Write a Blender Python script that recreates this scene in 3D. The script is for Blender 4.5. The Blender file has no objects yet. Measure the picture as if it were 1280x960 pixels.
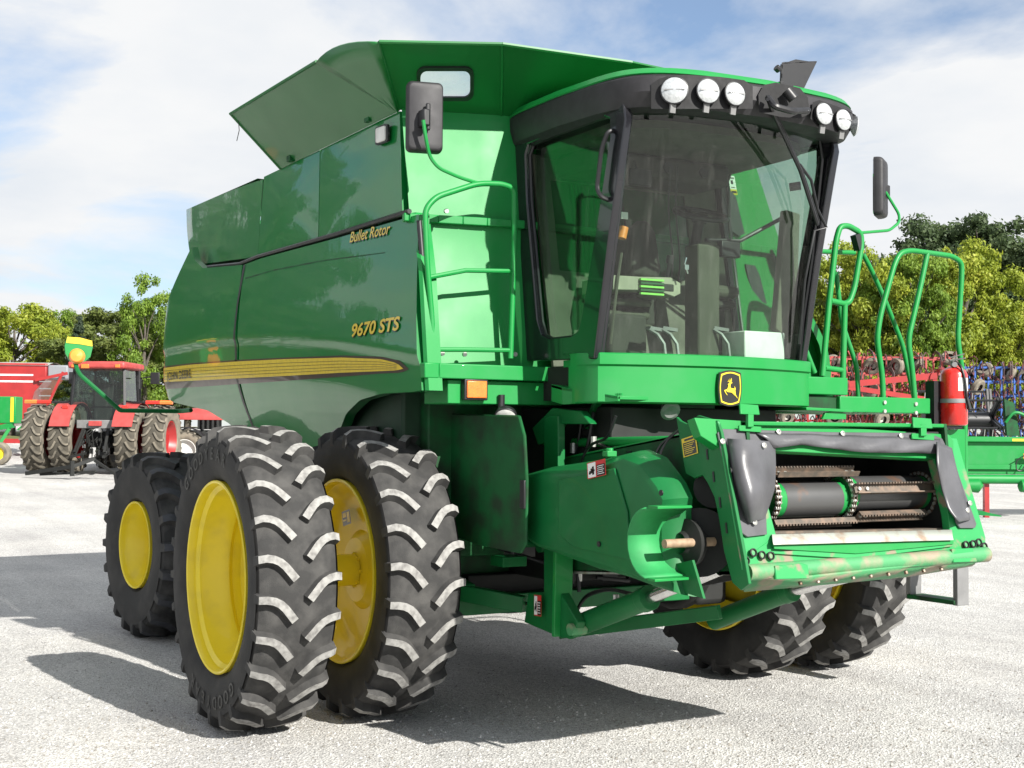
import bpy, bmesh, math, random
from mathutils import Vector as V, Matrix
from mathutils.geometry import tessellate_polygon
PI = math.pi
SC = bpy.context.scene
COL = SC.collection
# ---------------------------------------------------------------- camera
FPX = 1629.56
CAM = V((7.6457, -4.8658, 1.7778))
YAW, PITCH, ROLL = 2.6171, 0.0371, 0.0069
fw = V((math.cos(PITCH)*math.cos(YAW), math.cos(PITCH)*math.sin(YAW), math.sin(PITCH)))
rt = V((math.sin(YAW), -math.cos(YAW), 0)); up0 = rt.cross(fw)
rt, up = rt*math.cos(ROLL)+up0*math.sin(ROLL), up0*math.cos(ROLL)-rt*math.sin(ROLL)
cd = bpy.data.cameras.new('camera'); cam = bpy.data.objects.new('camera', cd); COL.objects.link(cam)
cd.sensor_width = 36; cd.lens = FPX/1280*36; cd.clip_end = 3000; cd.clip_start = .05
cam.matrix_world = Matrix(((rt.x, up.x, -fw.x, CAM.x), (rt.y, up.y, -fw.y, CAM.y), (rt.z, up.z, -fw.z, CAM.z), (0, 0, 0, 1)))
SC.camera = cam
SC.view_settings.view_transform = 'Standard'; SC.view_settings.look = 'None'
SC.view_settings.exposure = .98; SC.view_settings.gamma = 1
SC.cycles.max_bounces = 8; SC.cycles.transparent_max_bounces = 16
# ---------------------------------------------------------------- light and sky
SUNV = V((1.6, .30, 1.0)).normalized()
EL = math.asin(SUNV.z)
sl = bpy.data.lights.new('sun', 'SUN'); sl.energy = 5.0; sl.angle = math.radians(.5); sl.color = (1, .965, .9)
so = bpy.data.objects.new('sun', sl); COL.objects.link(so)
so.rotation_euler = (-SUNV).to_track_quat('-Z', 'Y').to_euler()
W = bpy.data.worlds.new('World'); SC.world = W; W.use_nodes = True
nt = W.node_tree; nt.nodes.clear()
def N(nt, t, **k):
    n = nt.nodes.new(t)
    for a, b in k.items():
        if a.startswith('i_'):
            key = a[2:]; key = int(key) if key.isdigit() else key.replace('_', ' ')
            n.inputs[key].default_value = b
        else: setattr(n, a, b)
    return n
def build_world():
    L = nt.links.new
    sky = N(nt, 'ShaderNodeTexSky', sky_type='NISHITA'); sky.sun_disc = False
    sky.sun_elevation = EL; sky.sun_rotation = math.atan2(SUNV.x, SUNV.y); sky.altitude = 200; sky.dust_density = .4; sky.ozone_density = 1.6
    tc = N(nt, 'ShaderNodeTexCoord')
    sep = N(nt, 'ShaderNodeSeparateXYZ'); L(tc.outputs['Generated'], sep.inputs[0])
    mz = N(nt, 'ShaderNodeMath', operation='MAXIMUM'); L(sep.outputs[2], mz.inputs[0]); mz.inputs[1].default_value = 0
    ad = N(nt, 'ShaderNodeMath', operation='ADD'); L(mz.outputs[0], ad.inputs[0]); ad.inputs[1].default_value = .16
    dx = N(nt, 'ShaderNodeMath', operation='DIVIDE'); L(sep.outputs[0], dx.inputs[0]); L(ad.outputs[0], dx.inputs[1])
    dy = N(nt, 'ShaderNodeMath', operation='DIVIDE'); L(sep.outputs[1], dy.inputs[0]); L(ad.outputs[0], dy.inputs[1])
    cb = N(nt, 'ShaderNodeCombineXYZ'); L(dx.outputs[0], cb.inputs[0]); L(dy.outputs[0], cb.inputs[1]); cb.inputs[2].default_value = 6.4
    n1 = N(nt, 'ShaderNodeTexNoise', i_Scale=1.15, i_Detail=9.0, i_Roughness=.55, i_Distortion=.35); L(cb.outputs[0], n1.inputs['Vector'])
    r1 = N(nt, 'ShaderNodeValToRGB'); L(n1.outputs['Fac'], r1.inputs[0])
    r1.color_ramp.elements[0].position = .33; r1.color_ramp.elements[1].position = .50
    r1.color_ramp.elements[0].color = (.14, .14, .14, 1)
    n2 = N(nt, 'ShaderNodeTexNoise', i_Scale=2.3, i_Detail=6.0, i_Roughness=.55); L(cb.outputs[0], n2.inputs['Vector'])
    r2 = N(nt, 'ShaderNodeValToRGB'); L(n2.outputs['Fac'], r2.inputs[0])
    r2.color_ramp.elements[0].position = .3; r2.color_ramp.elements[1].position = .62
    r2.color_ramp.elements[0].color = (7.9, 8.3, 8.8, 1); r2.color_ramp.elements[1].color = (9.1, 9.2, 9.3, 1)
    # a little extra white near the horizon
    gain = N(nt, 'ShaderNodeMix', data_type='RGBA', blend_type='MULTIPLY'); gain.inputs[0].default_value = 1
    L(sky.outputs[0], gain.inputs[6]); gain.inputs[7].default_value = (1.08, 1.26, 1.42, 1)
    hz = N(nt, 'ShaderNodeMapRange', i_1=0.0, i_2=.25, i_3=.55, i_4=0.0); L(mz.outputs[0], hz.inputs[0])
    mxf = N(nt, 'ShaderNodeMath', operation='MAXIMUM'); L(hz.outputs[0], mxf.inputs[0]); L(r1.outputs[0], mxf.inputs[1])
    mx = N(nt, 'ShaderNodeMix', data_type='RGBA'); L(mxf.outputs[0], mx.inputs[0]); L(gain.outputs[2], mx.inputs[6]); L(r2.outputs[0], mx.inputs[7])
    bg = N(nt, 'ShaderNodeBackground'); L(mx.outputs[2], bg.inputs[0]); bg.inputs[1].default_value = .052
    out = N(nt, 'ShaderNodeOutputWorld'); L(bg.outputs[0], out.inputs[0])
build_world()
# ---------------------------------------------------------------- helpers
def A(px, py, x=None, y=None, z=None, s=None):
    """point of the photographed place seen at (px, py), on a known real plane x=, y= or z=, or s metres away"""
    v = fw+rt*((px-640)/FPX)-up*((py-480)/FPX)
    if x is not None: t = (x-CAM.x)/v.x
    elif y is not None: t = (y-CAM.y)/v.y
    elif z is not None: t = (z-CAM.z)/v.z
    else: t = s
    return CAM+v*t
MATS = {}
def mat(name, col, rough=.5, metal=0, coat=0, noise=0, nscale=8, bump=0, bscale=60, col2=None, emit=None, lo=.4, hi=.65, det=4, spec=.5, objrand=0):
    if name in MATS: return MATS[name]
    m = bpy.data.materials.new(name); m.use_nodes = True; t = m.node_tree; b = t.nodes['Principled BSDF']; L = t.links.new
    b.inputs['Base Color'].default_value = (*col, 1); b.inputs['Roughness'].default_value = rough; b.inputs['Metallic'].default_value = metal
    b.inputs['Coat Weight'].default_value = coat; b.inputs['Coat Roughness'].default_value = .03; b.inputs['Specular IOR Level'].default_value = spec
    if emit: b.inputs['Emission Color'].default_value = (*emit[:3], 1); b.inputs['Emission Strength'].default_value = emit[3]
    tc = N(t, 'ShaderNodeTexCoord')
    if noise or col2 or objrand:
        n = N(t, 'ShaderNodeTexNoise', i_Scale=nscale, i_Detail=float(det)); L(tc.outputs['Object'], n.inputs['Vector'])
        r = N(t, 'ShaderNodeValToRGB'); L(n.outputs['Fac'], r.inputs[0]); r.color_ramp.elements[0].position = lo; r.color_ramp.elements[1].position = hi
        c2 = col2 or tuple(c*(1-noise) for c in col)
        r.color_ramp.elements[0].color = (*col, 1); r.color_ramp.elements[1].color = (*c2, 1)
        src = r.outputs[0]
        if objrand:
            oi = N(t, 'ShaderNodeObjectInfo'); hs = N(t, 'ShaderNodeHueSaturation')
            mr = N(t, 'ShaderNodeMapRange', i_3=1-objrand, i_4=1+objrand); L(oi.outputs['Random'], mr.inputs[0]); L(mr.outputs[0], hs.inputs['Value'])
            L(src, hs.inputs['Color']); src = hs.outputs[0]
        L(src, b.inputs['Base Color'])
        if rough > .08 and not objrand:
            mr = N(t, 'ShaderNodeMapRange', i_3=max(rough-.06, .02), i_4=min(rough+.12, 1)); L(n.outputs['Fac'], mr.inputs[0]); L(mr.outputs[0], b.inputs['Roughness'])
    if bump:
        n = N(t, 'ShaderNodeTexNoise', i_Scale=bscale, i_Detail=5.0); L(tc.outputs['Object'], n.inputs['Vector'])
        bp = N(t, 'ShaderNodeBump', i_Strength=1.0, i_Distance=bump); L(n.outputs['Fac'], bp.inputs['Height']); L(bp.outputs[0], b.inputs['Normal']); L(bp.outputs[0], b.inputs['Coat Normal'])
    MATS[name] = m; return m
def glassmat(name, tint, refl=1.0):
    m = bpy.data.materials.new(name); m.use_nodes = True; t = m.node_tree; t.nodes.clear(); L = t.links.new
    tr = N(t, 'ShaderNodeBsdfTransparent'); tr.inputs[0].default_value = (*tint, 1)
    gl = N(t, 'ShaderNodeBsdfGlossy'); gl.inputs['Roughness'].default_value = .015; gl.inputs[0].default_value = (refl, refl, refl, 1)
    df = N(t, 'ShaderNodeBsdfDiffuse'); df.inputs[0].default_value = (.5, .5, .46, 1)
    tc = N(t, 'ShaderNodeTexCoord'); mp = N(t, 'ShaderNodeMapping'); mp.inputs['Scale'].default_value = (14, 14, 1.3); L(tc.outputs['Object'], mp.inputs[0])
    n = N(t, 'ShaderNodeTexNoise', i_Scale=1.6, i_Detail=6.0, i_Roughness=.6); L(mp.outputs[0], n.inputs['Vector'])
    r = N(t, 'ShaderNodeValToRGB'); L(n.outputs['Fac'], r.inputs[0]); r.color_ramp.elements[0].position = .55; r.color_ramp.elements[1].position = .95
    r.color_ramp.elements[1].color = (.10, .10, .10, 1); r.color_ramp.elements[0].color = (.008, .008, .008, 1)
    ge = N(t, 'ShaderNodeNewGeometry'); io = N(t, 'ShaderNodeMapRange', i_3=1.5, i_4=1/1.5); L(ge.outputs['Backfacing'], io.inputs[0])
    fr = N(t, 'ShaderNodeFresnel'); L(io.outputs[0], fr.inputs['IOR'])
    m1 = N(t, 'ShaderNodeMixShader'); L(r.outputs[0], m1.inputs[0]); L(tr.outputs[0], m1.inputs[1]); L(df.outputs[0], m1.inputs[2])
    m2 = N(t, 'ShaderNodeMixShader'); L(fr.outputs[0], m2.inputs[0]); L(m1.outputs[0], m2.inputs[1]); L(gl.outputs[0], m2.inputs[2])
    o = N(t, 'ShaderNodeOutputMaterial'); L(m2.outputs[0], o.inputs[0]); MATS[name] = m; return m
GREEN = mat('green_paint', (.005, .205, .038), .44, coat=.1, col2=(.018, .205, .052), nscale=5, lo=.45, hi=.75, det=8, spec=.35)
GSIDE = mat('green_gloss_panel', (.003, .155, .028), .30, coat=.6, col2=(.008, .15, .036), nscale=2.5, lo=.45, hi=.75, det=9, spec=.25, bump=.0035, bscale=1.6)
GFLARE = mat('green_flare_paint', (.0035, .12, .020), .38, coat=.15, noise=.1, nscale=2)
GWORN = mat('green_paint_worn', (.012, .24, .06), .45, col2=(.20, .16, .11), nscale=9, lo=.56, hi=.66, det=8)
GPLAST = mat('green_plastic', (.004, .125, .030), .45, coat=.08, noise=.15, nscale=5, spec=.3)  # green lowered so the colour carries part of the underbody shadow
GDARK = mat('green_paint_dirty_shaded', (.005, .085, .022), .5, col2=(.012, .035, .015), nscale=6, spec=.25)  # dirty green, darkened further to stand in for shade under the machine
RUSTG = mat('rusty_green_steel', (.24, .20, .14), .6, col2=(.05, .24, .09), nscale=6, lo=.40, hi=.56, det=8, bump=.002)
WORN = mat('bare_worn_steel', (.34, .36, .32), .5, metal=.25, col2=(.22, .13, .08), nscale=12, lo=.5, hi=.75, det=7)
CHAINM = mat('rusty_chain_steel', (.10, .06, .035), .5, metal=.6, col2=(.30, .26, .22), nscale=30)
SLATM = mat('slat_steel', (.10, .085, .07), .5, metal=.4, col2=(.19, .135, .10), nscale=18)
DRUMM = mat('drum_steel', (.10, .10, .10), .35, metal=.5, col2=(.22, .11, .06), nscale=6, lo=.56, hi=.72, det=7)
CHROME = mat('chrome_rod', (.75, .75, .75), .18, metal=1, noise=.15, nscale=20)
BLACK = mat('black_plastic', (.012, .012, .014), .42, noise=.3, nscale=20, spec=.5)
BLACKG = mat('black_gloss_frame', (.008, .008, .011), .18, coat=.5, noise=.2, nscale=6)
VIS = mat('visor_plastic', (.020, .019, .022), .55, noise=.25, nscale=14, bump=.0006, bscale=300)
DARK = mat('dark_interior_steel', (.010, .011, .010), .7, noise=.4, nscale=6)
RUBBER = mat('rubber_flap', (.085, .085, .092), .36, noise=.3, nscale=6, bump=.004, bscale=9)
YEL = mat('yellow_rim_paint', (.76, .60, .012), .42, coat=.25, col2=(.60, .47, .03), nscale=4, lo=.5, hi=.75)
YDEC = mat('yellow_decal', (.66, .48, .02), .35, coat=.4, noise=.12, nscale=30)
BDEC = mat('black_decal', (.012, .010, .008), .3, coat=.4, noise=.2, nscale=10)
BRDEC = mat('brown_decal', (.035, .010, .006), .3, coat=.4, noise=.2, nscale=10)
WHITE = mat('white_plastic', (.72, .72, .70), .4, noise=.1, nscale=10)
LENS = mat('lamp_lens', (.55, .57, .58), .16, metal=.4, noise=.2, nscale=60, bump=.002, bscale=90)
AMBER = mat('amber_lens', (.75, .18, .03), .25, coat=.5, noise=.2, nscale=50, bump=.001, bscale=120)
REDP = mat('red_paint', (.32, .018, .018), .35, coat=.4, noise=.2, nscale=3)
REDF = mat('faded_red_paint', (.40, .055, .05), .5, noise=.25, nscale=5)
BLUEP = mat('blue_paint', (.04, .12, .42), .45, noise=.25, nscale=5)
TYRE = mat('tyre_rubber', (.010, .010, .010), .75, col2=(.034, .032, .030), nscale=5, lo=.42, hi=.68, det=8, bump=.0012, bscale=120)
TREAD = mat('tread_groove_rubber', (.024, .0235, .023), .85, col2=(.062, .060, .057), nscale=9, lo=.40, hi=.7, det=8, bump=.0015, bscale=150)
LUG = mat('dusty_lug_face', (.27, .265, .252), .9, col2=(.12, .115, .11), nscale=28, lo=.40, hi=.74, det=4, bump=.001, bscale=200)
TYRED = mat('dusty_field_tyre', (.20, .175, .135), .9, col2=(.11, .10, .08), nscale=6, lo=.4, hi=.7, bump=.002, bscale=60)
TGROOVE = mat('muddy_groove_rubber', (.075, .066, .05), .9, col2=(.05, .045, .035), nscale=6)
TRIM = mat('olive_cab_trim', (.06, .062, .043), .75, noise=.25, nscale=5)
TRIMD = mat('dark_cab_trim', (.035, .036, .028), .8, noise=.3, nscale=5)
CREAM = mat('cream_arm_pad', (.30, .29, .22), .6, noise=.2, nscale=8)
GREY = mat('grey_steel', (.20, .20, .20), .5, metal=.2, noise=.2, nscale=8)
BOLT = mat('zinc_bolt', (.55, .55, .52), .35, metal=.7, noise=.2, nscale=30)
REDE = mat('extinguisher_red', (.55, .014, .010), .25, coat=.7, noise=.1, nscale=6)
ORNG = mat('orange_plastic', (.70, .22, .03), .4, noise=.15, nscale=20)
GLASS = glassmat('cab_glass', (.66, .78, .70))
GLASS2 = glassmat('tractor_glass', (.45, .55, .52))
WIN = glassmat('flare_window', (.86, .9, .9))

class MB:
    def __init__(s): s.v = []; s.f = []; s.m = []
    def add(s, vs, fs, m=0):
        o = len(s.v); s.v += [tuple(v) for v in vs]; s.f += [tuple(i+o for i in f) for f in fs]
        s.m += [m]*len(fs) if isinstance(m, int) else list(m); return s
    def box(s, c, d, m=0, R=None):
        c = V(c); vs = []
        for i in (-1, 1):
            for j in (-1, 1):
                for k in (-1, 1):
                    p = V((i*d[0]/2, j*d[1]/2, k*d[2]/2))
                    vs.append(c+(R@p if R else p))
        return s.add(vs, [(0, 1, 3, 2), (4, 6, 7, 5), (0, 4, 5, 1), (2, 3, 7, 6), (0, 2, 6, 4), (1, 5, 7, 3)], m)
    def b2(s, a, b, m=0):
        return s.box([(a[i]+b[i])/2 for i in range(3)], [abs(a[i]-b[i]) for i in range(3)], m)
    def bar(s, p, q, w, h, m=0, upv=(0, 0, 1)):
        p, q = V(p), V(q); x = (q-p); L = x.length; x.normalize(); y = V(upv).cross(x)
        if y.length < 1e-3: y = V((0, 1, 0)).cross(x)
        y.normalize(); z = x.cross(y); R = Matrix((x, y, z)).transposed()
        return s.box((p+q)/2, (L, w, h), m, R)
    def tube(s, pts, r, n=8, m=0, cap=True, fil=0, loop=False):
        pts = [V(p) for p in pts]
        if fil: pts = fillet(pts, fil)
        k = len(pts); T = []
        for i in range(k):
            a = pts[i-1] if (i or loop) else pts[0]; b = pts[(i+1) % k] if (i < k-1 or loop) else pts[-1]
            T.append((b-a).normalized())
        u = T[0].orthogonal().normalized(); rings = []
        for i in range(k):
            u = (u-T[i]*u.dot(T[i])).normalized(); w = T[i].cross(u)
            rr = r[i] if isinstance(r, (list, tuple)) else r
            rings.append([pts[i]+(u*math.cos(2*PI*j/n)+w*math.sin(2*PI*j/n))*rr for j in range(n)])
        vs = [p for g in rings for p in g]
        fs = [(i*n+j, i*n+(j+1) % n, (i+1)*n+(j+1) % n, (i+1)*n+j) for i in range(k-1) for j in range(n)]
        if loop: fs += [((k-1)*n+j, (k-1)*n+(j+1) % n, (j+1) % n, j) for j in range(n)]
        elif cap: fs += [tuple(range(n))[::-1], tuple((k-1)*n+j for j in range(n))]
        return s.add(vs, fs, m)
    def lathe(s, prof, c, ax, n=32, m=0, a0=0, a1=2*PI, ms=None):
        """prof: (along axis, radius)"""
        ax = V(ax).normalized(); c = V(c); u = ax.orthogonal().normalized()
        if abs(ax.y) > .99: u = V((1, 0, 0))
        w = ax.cross(u); full = abs(a1-a0-2*PI) < 1e-6; nn = n if full else n+1
        vs = [c+ax*a+(u*math.cos(a0+(a1-a0)*j/n)+w*math.sin(a0+(a1-a0)*j/n))*r for a, r in prof for j in range(nn)]
        fs = []; mm = []
        for i in range(len(prof)-1):
            for j in range(n):
                j2 = (j+1) % nn
                fs.append((i*nn+j, i*nn+j2, (i+1)*nn+j2, (i+1)*nn+j)); mm.append(ms[i] if ms else m)
        return s.add(vs, fs, mm)
    def cyl(s, p, q, r, n=16, m=0): return s.tube([p, q], r, n, m)
    def grid(s, rows, m=0, flip=False):
        k = len(rows); n = len(rows[0])
        fs = [(i*n+j, i*n+j+1, (i+1)*n+j+1, (i+1)*n+j) for i in range(k-1) for j in range(n-1)]
        if flip: fs = [f[::-1] for f in fs]
        return s.add([p for r in rows for p in r], fs, m)
    def plate(s, outer, t, holes=(), m=0):
        """flat polygon (3D points) with holes, given the thickness vector t"""
        loops = [[V(p) for p in l] for l in (outer, *holes)]; t = V(t)
        fl = [p for l in loops for p in l]; n = len(fl)
        tri = tessellate_polygon(loops)
        fs = [tuple(f) for f in tri]+[tuple(i+n for i in f[::-1]) for f in tri]; o = 0
        for l in loops:
            k = len(l)
            fs += [(o+i, o+(i+1) % k, o+(i+1) % k+n, o+i+n) for i in range(k)]; o += k
        return s.add(fl+[p+t for p in fl], fs, m)
    def puff(s, poly, t, inset=.03, m=0, steps=3):
        """a raised pressed cover: polygon lofted along t with shrinking rings"""
        poly = [V(p) for p in poly]; t = V(t); c = sum(poly, V())/len(poly); rows = []
        for i in range(steps+1):
            a = i/steps*PI/2
            rows.append([p+(c-p).normalized()*inset*(1-math.cos(a))+t*math.sin(a) for p in poly])
        k = len(poly); vs = [p for r in rows for p in r]
        fs = [(i*k+j, i*k+(j+1) % k, (i+1)*k+(j+1) % k, (i+1)*k+j) for i in range(steps) for j in range(k)]
        o = steps*k
        fs += [tuple(o+i for i in f) for f in tessellate_polygon([rows[-1]])]
        return s.add(vs, fs, m)
    def build(s, name, mats, parent=None, bevel=0, smooth=38, kind=None, loc=None, label=None):
        me = bpy.data.meshes.new(name)
        if loc is not None: s.v = [(a-loc[0], b-loc[1], c-loc[2]) for a, b, c in s.v]
        me.from_pydata(s.v, [], s.f); mats = mats if isinstance(mats, (list, tuple)) else [mats]
        for m in mats: me.materials.append(m)
        me.polygons.foreach_set('material_index', s.m)
        bm = bmesh.new(); bm.from_mesh(me)
        bmesh.ops.recalc_face_normals(bm, faces=bm.faces)
        if smooth:
            for f in bm.faces: f.smooth = True
            lim = math.radians(smooth)
            for e in bm.edges:
                if len(e.link_faces) == 2 and e.calc_face_angle(0) > lim: e.smooth = False
        bm.to_mesh(me); bm.free(); me.update()
        o = bpy.data.objects.new(name, me); COL.objects.link(o)
        if parent: o.parent = parent
        if loc is not None: o.location = loc
        if bevel:
            b = o.modifiers.new('bevel', 'BEVEL'); b.width = bevel; b.segments = 2; b.limit_method = 'ANGLE'; b.angle_limit = math.radians(40); b.harden_normals = False
        if kind: o['kind'] = kind
        if label: o['label'] = label
        return o
def fillet(pts, r, n=5):
    out = [pts[0]]
    for i in range(1, len(pts)-1):
        a, b, c = pts[i-1], pts[i], pts[i+1]; u = (a-b); w = (c-b); d = min(r, u.length*.45, w.length*.45)
        p = b+u.normalized()*d; q = b+w.normalized()*d
        for k in range(n+1):
            t = k/n; out.append(p*(1-t)**2+b*2*t*(1-t)+q*t*t)
    out.append(pts[-1]); return out
def empty(name, parent=None, loc=(0, 0, 0), rz=0, label=None, cat=None, group=None):
    o = bpy.data.objects.new(name, None); COL.objects.link(o); o.location = loc; o.rotation_euler = (0, 0, rz); o.empty_display_size = .2
    if parent: o.parent = parent
    if label: o['label'] = label
    if cat: o['category'] = cat
    if group: o['group'] = group
    return o
def tag(o, label, cat, group=None):
    o['label'] = label; o['category'] = cat
    if group: o['group'] = group
    return o
def dup(o, parent=None):
    c = o.copy(); COL.objects.link(c); c.parent = parent
    for ch in [k for k in o.children]: dup(ch, c)
    return c
def lerp(a, b, t): return a+(b-a)*t
def pl(pts, x):
    """piecewise linear y(x)"""
    if x <= pts[0][0]: return pts[0][1]
    for (a, b), (c, d) in zip(pts, pts[1:]):
        if x <= c: return b+(d-b)*(x-a)/(c-a)
    return pts[-1][1]
def along(poly, t):
    poly = [V(p) for p in poly]; Ls = [(b-a).length for a, b in zip(poly, poly[1:])]; d = t*sum(Ls)
    for i, l in enumerate(Ls):
        if d <= l or i == len(Ls)-1: return poly[i].lerp(poly[i+1], min(d/l, 1))
        d -= l
def text2d(s, size, bold=0, shear=0, space=1):
    c = bpy.data.curves.new('lettering_curve', 'FONT'); c.body = s; c.size = size; c.offset = bold; c.shear = shear; c.space_character = space; c.resolution_u = 4
    o = bpy.data.objects.new('lettering_tmp', c); me = bpy.data.meshes.new_from_object(o)
    vs = [tuple(v.co) for v in me.vertices]; fs = [tuple(p.vertices) for p in me.polygons]
    bpy.data.objects.remove(o); bpy.data.curves.remove(c); bpy.data.meshes.remove(me); return vs, fs
def letters(mb, s, O, R, U, size, m=0, bold=0, shear=0, fn=None, width=None, space=1):
    vs, fs = text2d(s, size, bold, shear, space)
    w = max(v[0] for v in vs)-min(v[0] for v in vs); k = width/w if width else 1
    x0 = min(v[0] for v in vs)
    pts = [V(O)+V(R)*((v[0]-x0)*k)+V(U)*v[1] for v in vs]
    if fn: pts = [fn(p) for p in pts]
    return mb.add(pts, fs, m)

# ---------------------------------------------------------------- ground
CF = V((fw.x, fw.y, 0)).normalized(); CR = V((CF.y, -CF.x, 0))
GP = [(0, 0), (13, 0), (20, .08), (37, .52), (60, 1.25), (90, 1.9), (130, 2.2), (900, 2.2)]
def gz(s):
    i = s; a = pl(GP, i-3); b = pl(GP, i+3); c = pl(GP, i); return (a+b+c)/3 if s > 10 else 0
def G(px, s, dz=0):
    """ground point at ground distance s from the camera foot, in picture column px"""
    k = (px-640)/FPX
    p = V((CAM.x, CAM.y, 0))+CF*s+CR*(k*s); p.z = gz(s)+dz; return p
def build_ground():
    ss = [-300, -60, -20, 0, 4, 8, 12]+[14+2*i for i in range(60)]+[150, 200, 300, 450, 700]
    us = [-600, -300, -150, -80, -50]+[-40+5*i for i in range(17)]+[50, 80, 150, 300, 600]
    mb = MB(); rows = []
    for s in ss:
        r = []
        for u in us:
            p = V((CAM.x, CAM.y, 0))+CF*s+CR*u; p.z = gz(s); r.append(p)
        rows.append(r)
    m = bpy.data.materials.new('crushed_limestone'); m.use_nodes = True; t = m.node_tree; b = t.nodes['Principled BSDF']; L = t.links.new
    tc = N(t, 'ShaderNodeTexCoord')
    v = N(t, 'ShaderNodeTexVoronoi', i_Scale=80.0); L(tc.outputs['Object'], v.inputs['Vector'])
    n1 = N(t, 'ShaderNodeTexNoise', i_Scale=.55, i_Detail=8.0, i_Roughness=.65); L(tc.outputs['Object'], n1.inputs['Vector'])
    n2 = N(t, 'ShaderNodeTexNoise', i_Scale=95.0, i_Detail=3.0); L(tc.outputs['Object'], n2.inputs['Vector'])
    r = N(t, 'ShaderNodeValToRGB'); L(v.outputs['Color'], r.inputs[0])
    e = r.color_ramp.elements; e[0].position = .05; e[0].color = (.33, .325, .32, 1); e[1].position = .8; e[1].color = (.60, .597, .59, 1)
    r2 = N(t, 'ShaderNodeValToRGB'); L(n1.outputs['Fac'], r2.inputs[0])
    e = r2.color_ramp.elements; e[0].position = .35; e[0].color = (.86, .855, .85, 1); e[1].position = .65; e[1].color = (1.08, 1.07, 1.04, 1)
    mu = N(t, 'ShaderNodeMix', data_type='RGBA', blend_type='MULTIPLY'); mu.inputs[0].default_value = 1; L(r.outputs[0], mu.inputs[6]); L(r2.outputs[0], mu.inputs[7])
    r3 = N(t, 'ShaderNodeValToRGB'); L(n2.outputs['Fac'], r3.inputs[0]); e = r3.color_ramp.elements; e[0].position = .34; e[0].color = (.42, .41, .40, 1); e[1].position = .46; e[1].color = (1, 1, 1, 1)
    mu2 = N(t, 'ShaderNodeMix', data_type='RGBA', blend_type='MULTIPLY'); mu2.inputs[0].default_value = 1; L(mu.outputs[2], mu2.inputs[6]); L(r3.outputs[0], mu2.inputs[7])
    mp = N(t, 'ShaderNodeMapping'); mp.inputs['Scale'].default_value = (.10, .9, 1); mp.inputs['Rotation'].default_value = (0, 0, -1.05); L(tc.outputs['Object'], mp.inputs[0])
    n4 = N(t, 'ShaderNodeTexNoise', i_Scale=1.6, i_Detail=5.0, i_Roughness=.6); L(mp.outputs[0], n4.inputs['Vector'])
    r4 = N(t, 'ShaderNodeValToRGB'); L(n4.outputs['Fac'], r4.inputs[0]); e = r4.color_ramp.elements; e[0].position = .38; e[0].color = (.89, .885, .88, 1); e[1].position = .58; e[1].color = (1.04, 1.04, 1.03, 1)
    mu3 = N(t, 'ShaderNodeMix', data_type='RGBA', blend_type='MULTIPLY'); mu3.inputs[0].default_value = 1; L(mu2.outputs[2], mu3.inputs[6]); L(r4.outputs[0], mu3.inputs[7])
    L(mu3.outputs[2], b.inputs['Base Color']); b.inputs['Roughness'].default_value = .95; b.inputs['Specular IOR Level'].default_value = .2
    bp = N(t, 'ShaderNodeBump', i_Strength=.8, i_Distance=.009); L(v.outputs['Distance'], bp.inputs['Height'])
    bp2 = N(t, 'ShaderNodeBump', i_Strength=.5, i_Distance=.03); n3 = N(t, 'ShaderNodeTexNoise', i_Scale=4.0, i_Detail=6.0); L(tc.outputs['Object'], n3.inputs['Vector'])
    L(n3.outputs['Fac'], bp2.inputs['Height']); L(bp.outputs[0], bp2.inputs['Normal']); L(bp2.outputs[0], b.inputs['Normal'])
    mb.grid(rows).build('ground', m, smooth=60, kind='structure')
    # loose stones near the camera
    rnd = random.Random(4); mb = MB()
    for i in range(26000):
        s = 4.5+9*rnd.random()**1.3; u = (rnd.random()*2-1)*(.42*s+.3)
        p = V((CAM.x, CAM.y, 0))+CF*s+CR*u; a = .004+.010*rnd.random()**2.2; th = rnd.random()*PI
        c, d = math.cos(th), math.sin(th); q = []
        for (x, y, z) in ((1, 0, .1), (0, .8, .0), (-.9, .1, .1), (-.1, -.8, 0), (.1, .1, .8)):
            x, y, z = x*a*(.7+.6*rnd.random()), y*a*(.7+.6*rnd.random()), z*a
            q.append((p.x+c*x-d*y, p.y+d*x+c*y, z))
        mb.add(q, [(0, 1, 4), (1, 2, 4), (2, 3, 4), (3, 0, 4)], 0 if rnd.random() < .62 else 1)
    ga = mat('pale_stone', (.50, .49, .47), .9, noise=.35, nscale=40); gb = mat('dark_stone', (.24, .225, .20), .9, noise=.3, nscale=40)
    mb.build('gravel', [ga, gb], smooth=0, kind='stuff')
build_ground()
# ---------------------------------------------------------------- the combine harvester (x forward, y to its left, z up; front axle at the origin)
CH = empty('combine_harvester')
tag(CH, 'large green combine harvester with yellow wheels and twin front tyres, parked on white gravel', 'combine harvester')
def P(name, mb, m, parent=None, **k): return mb.build(name, m, parent or CH, **k)

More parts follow.
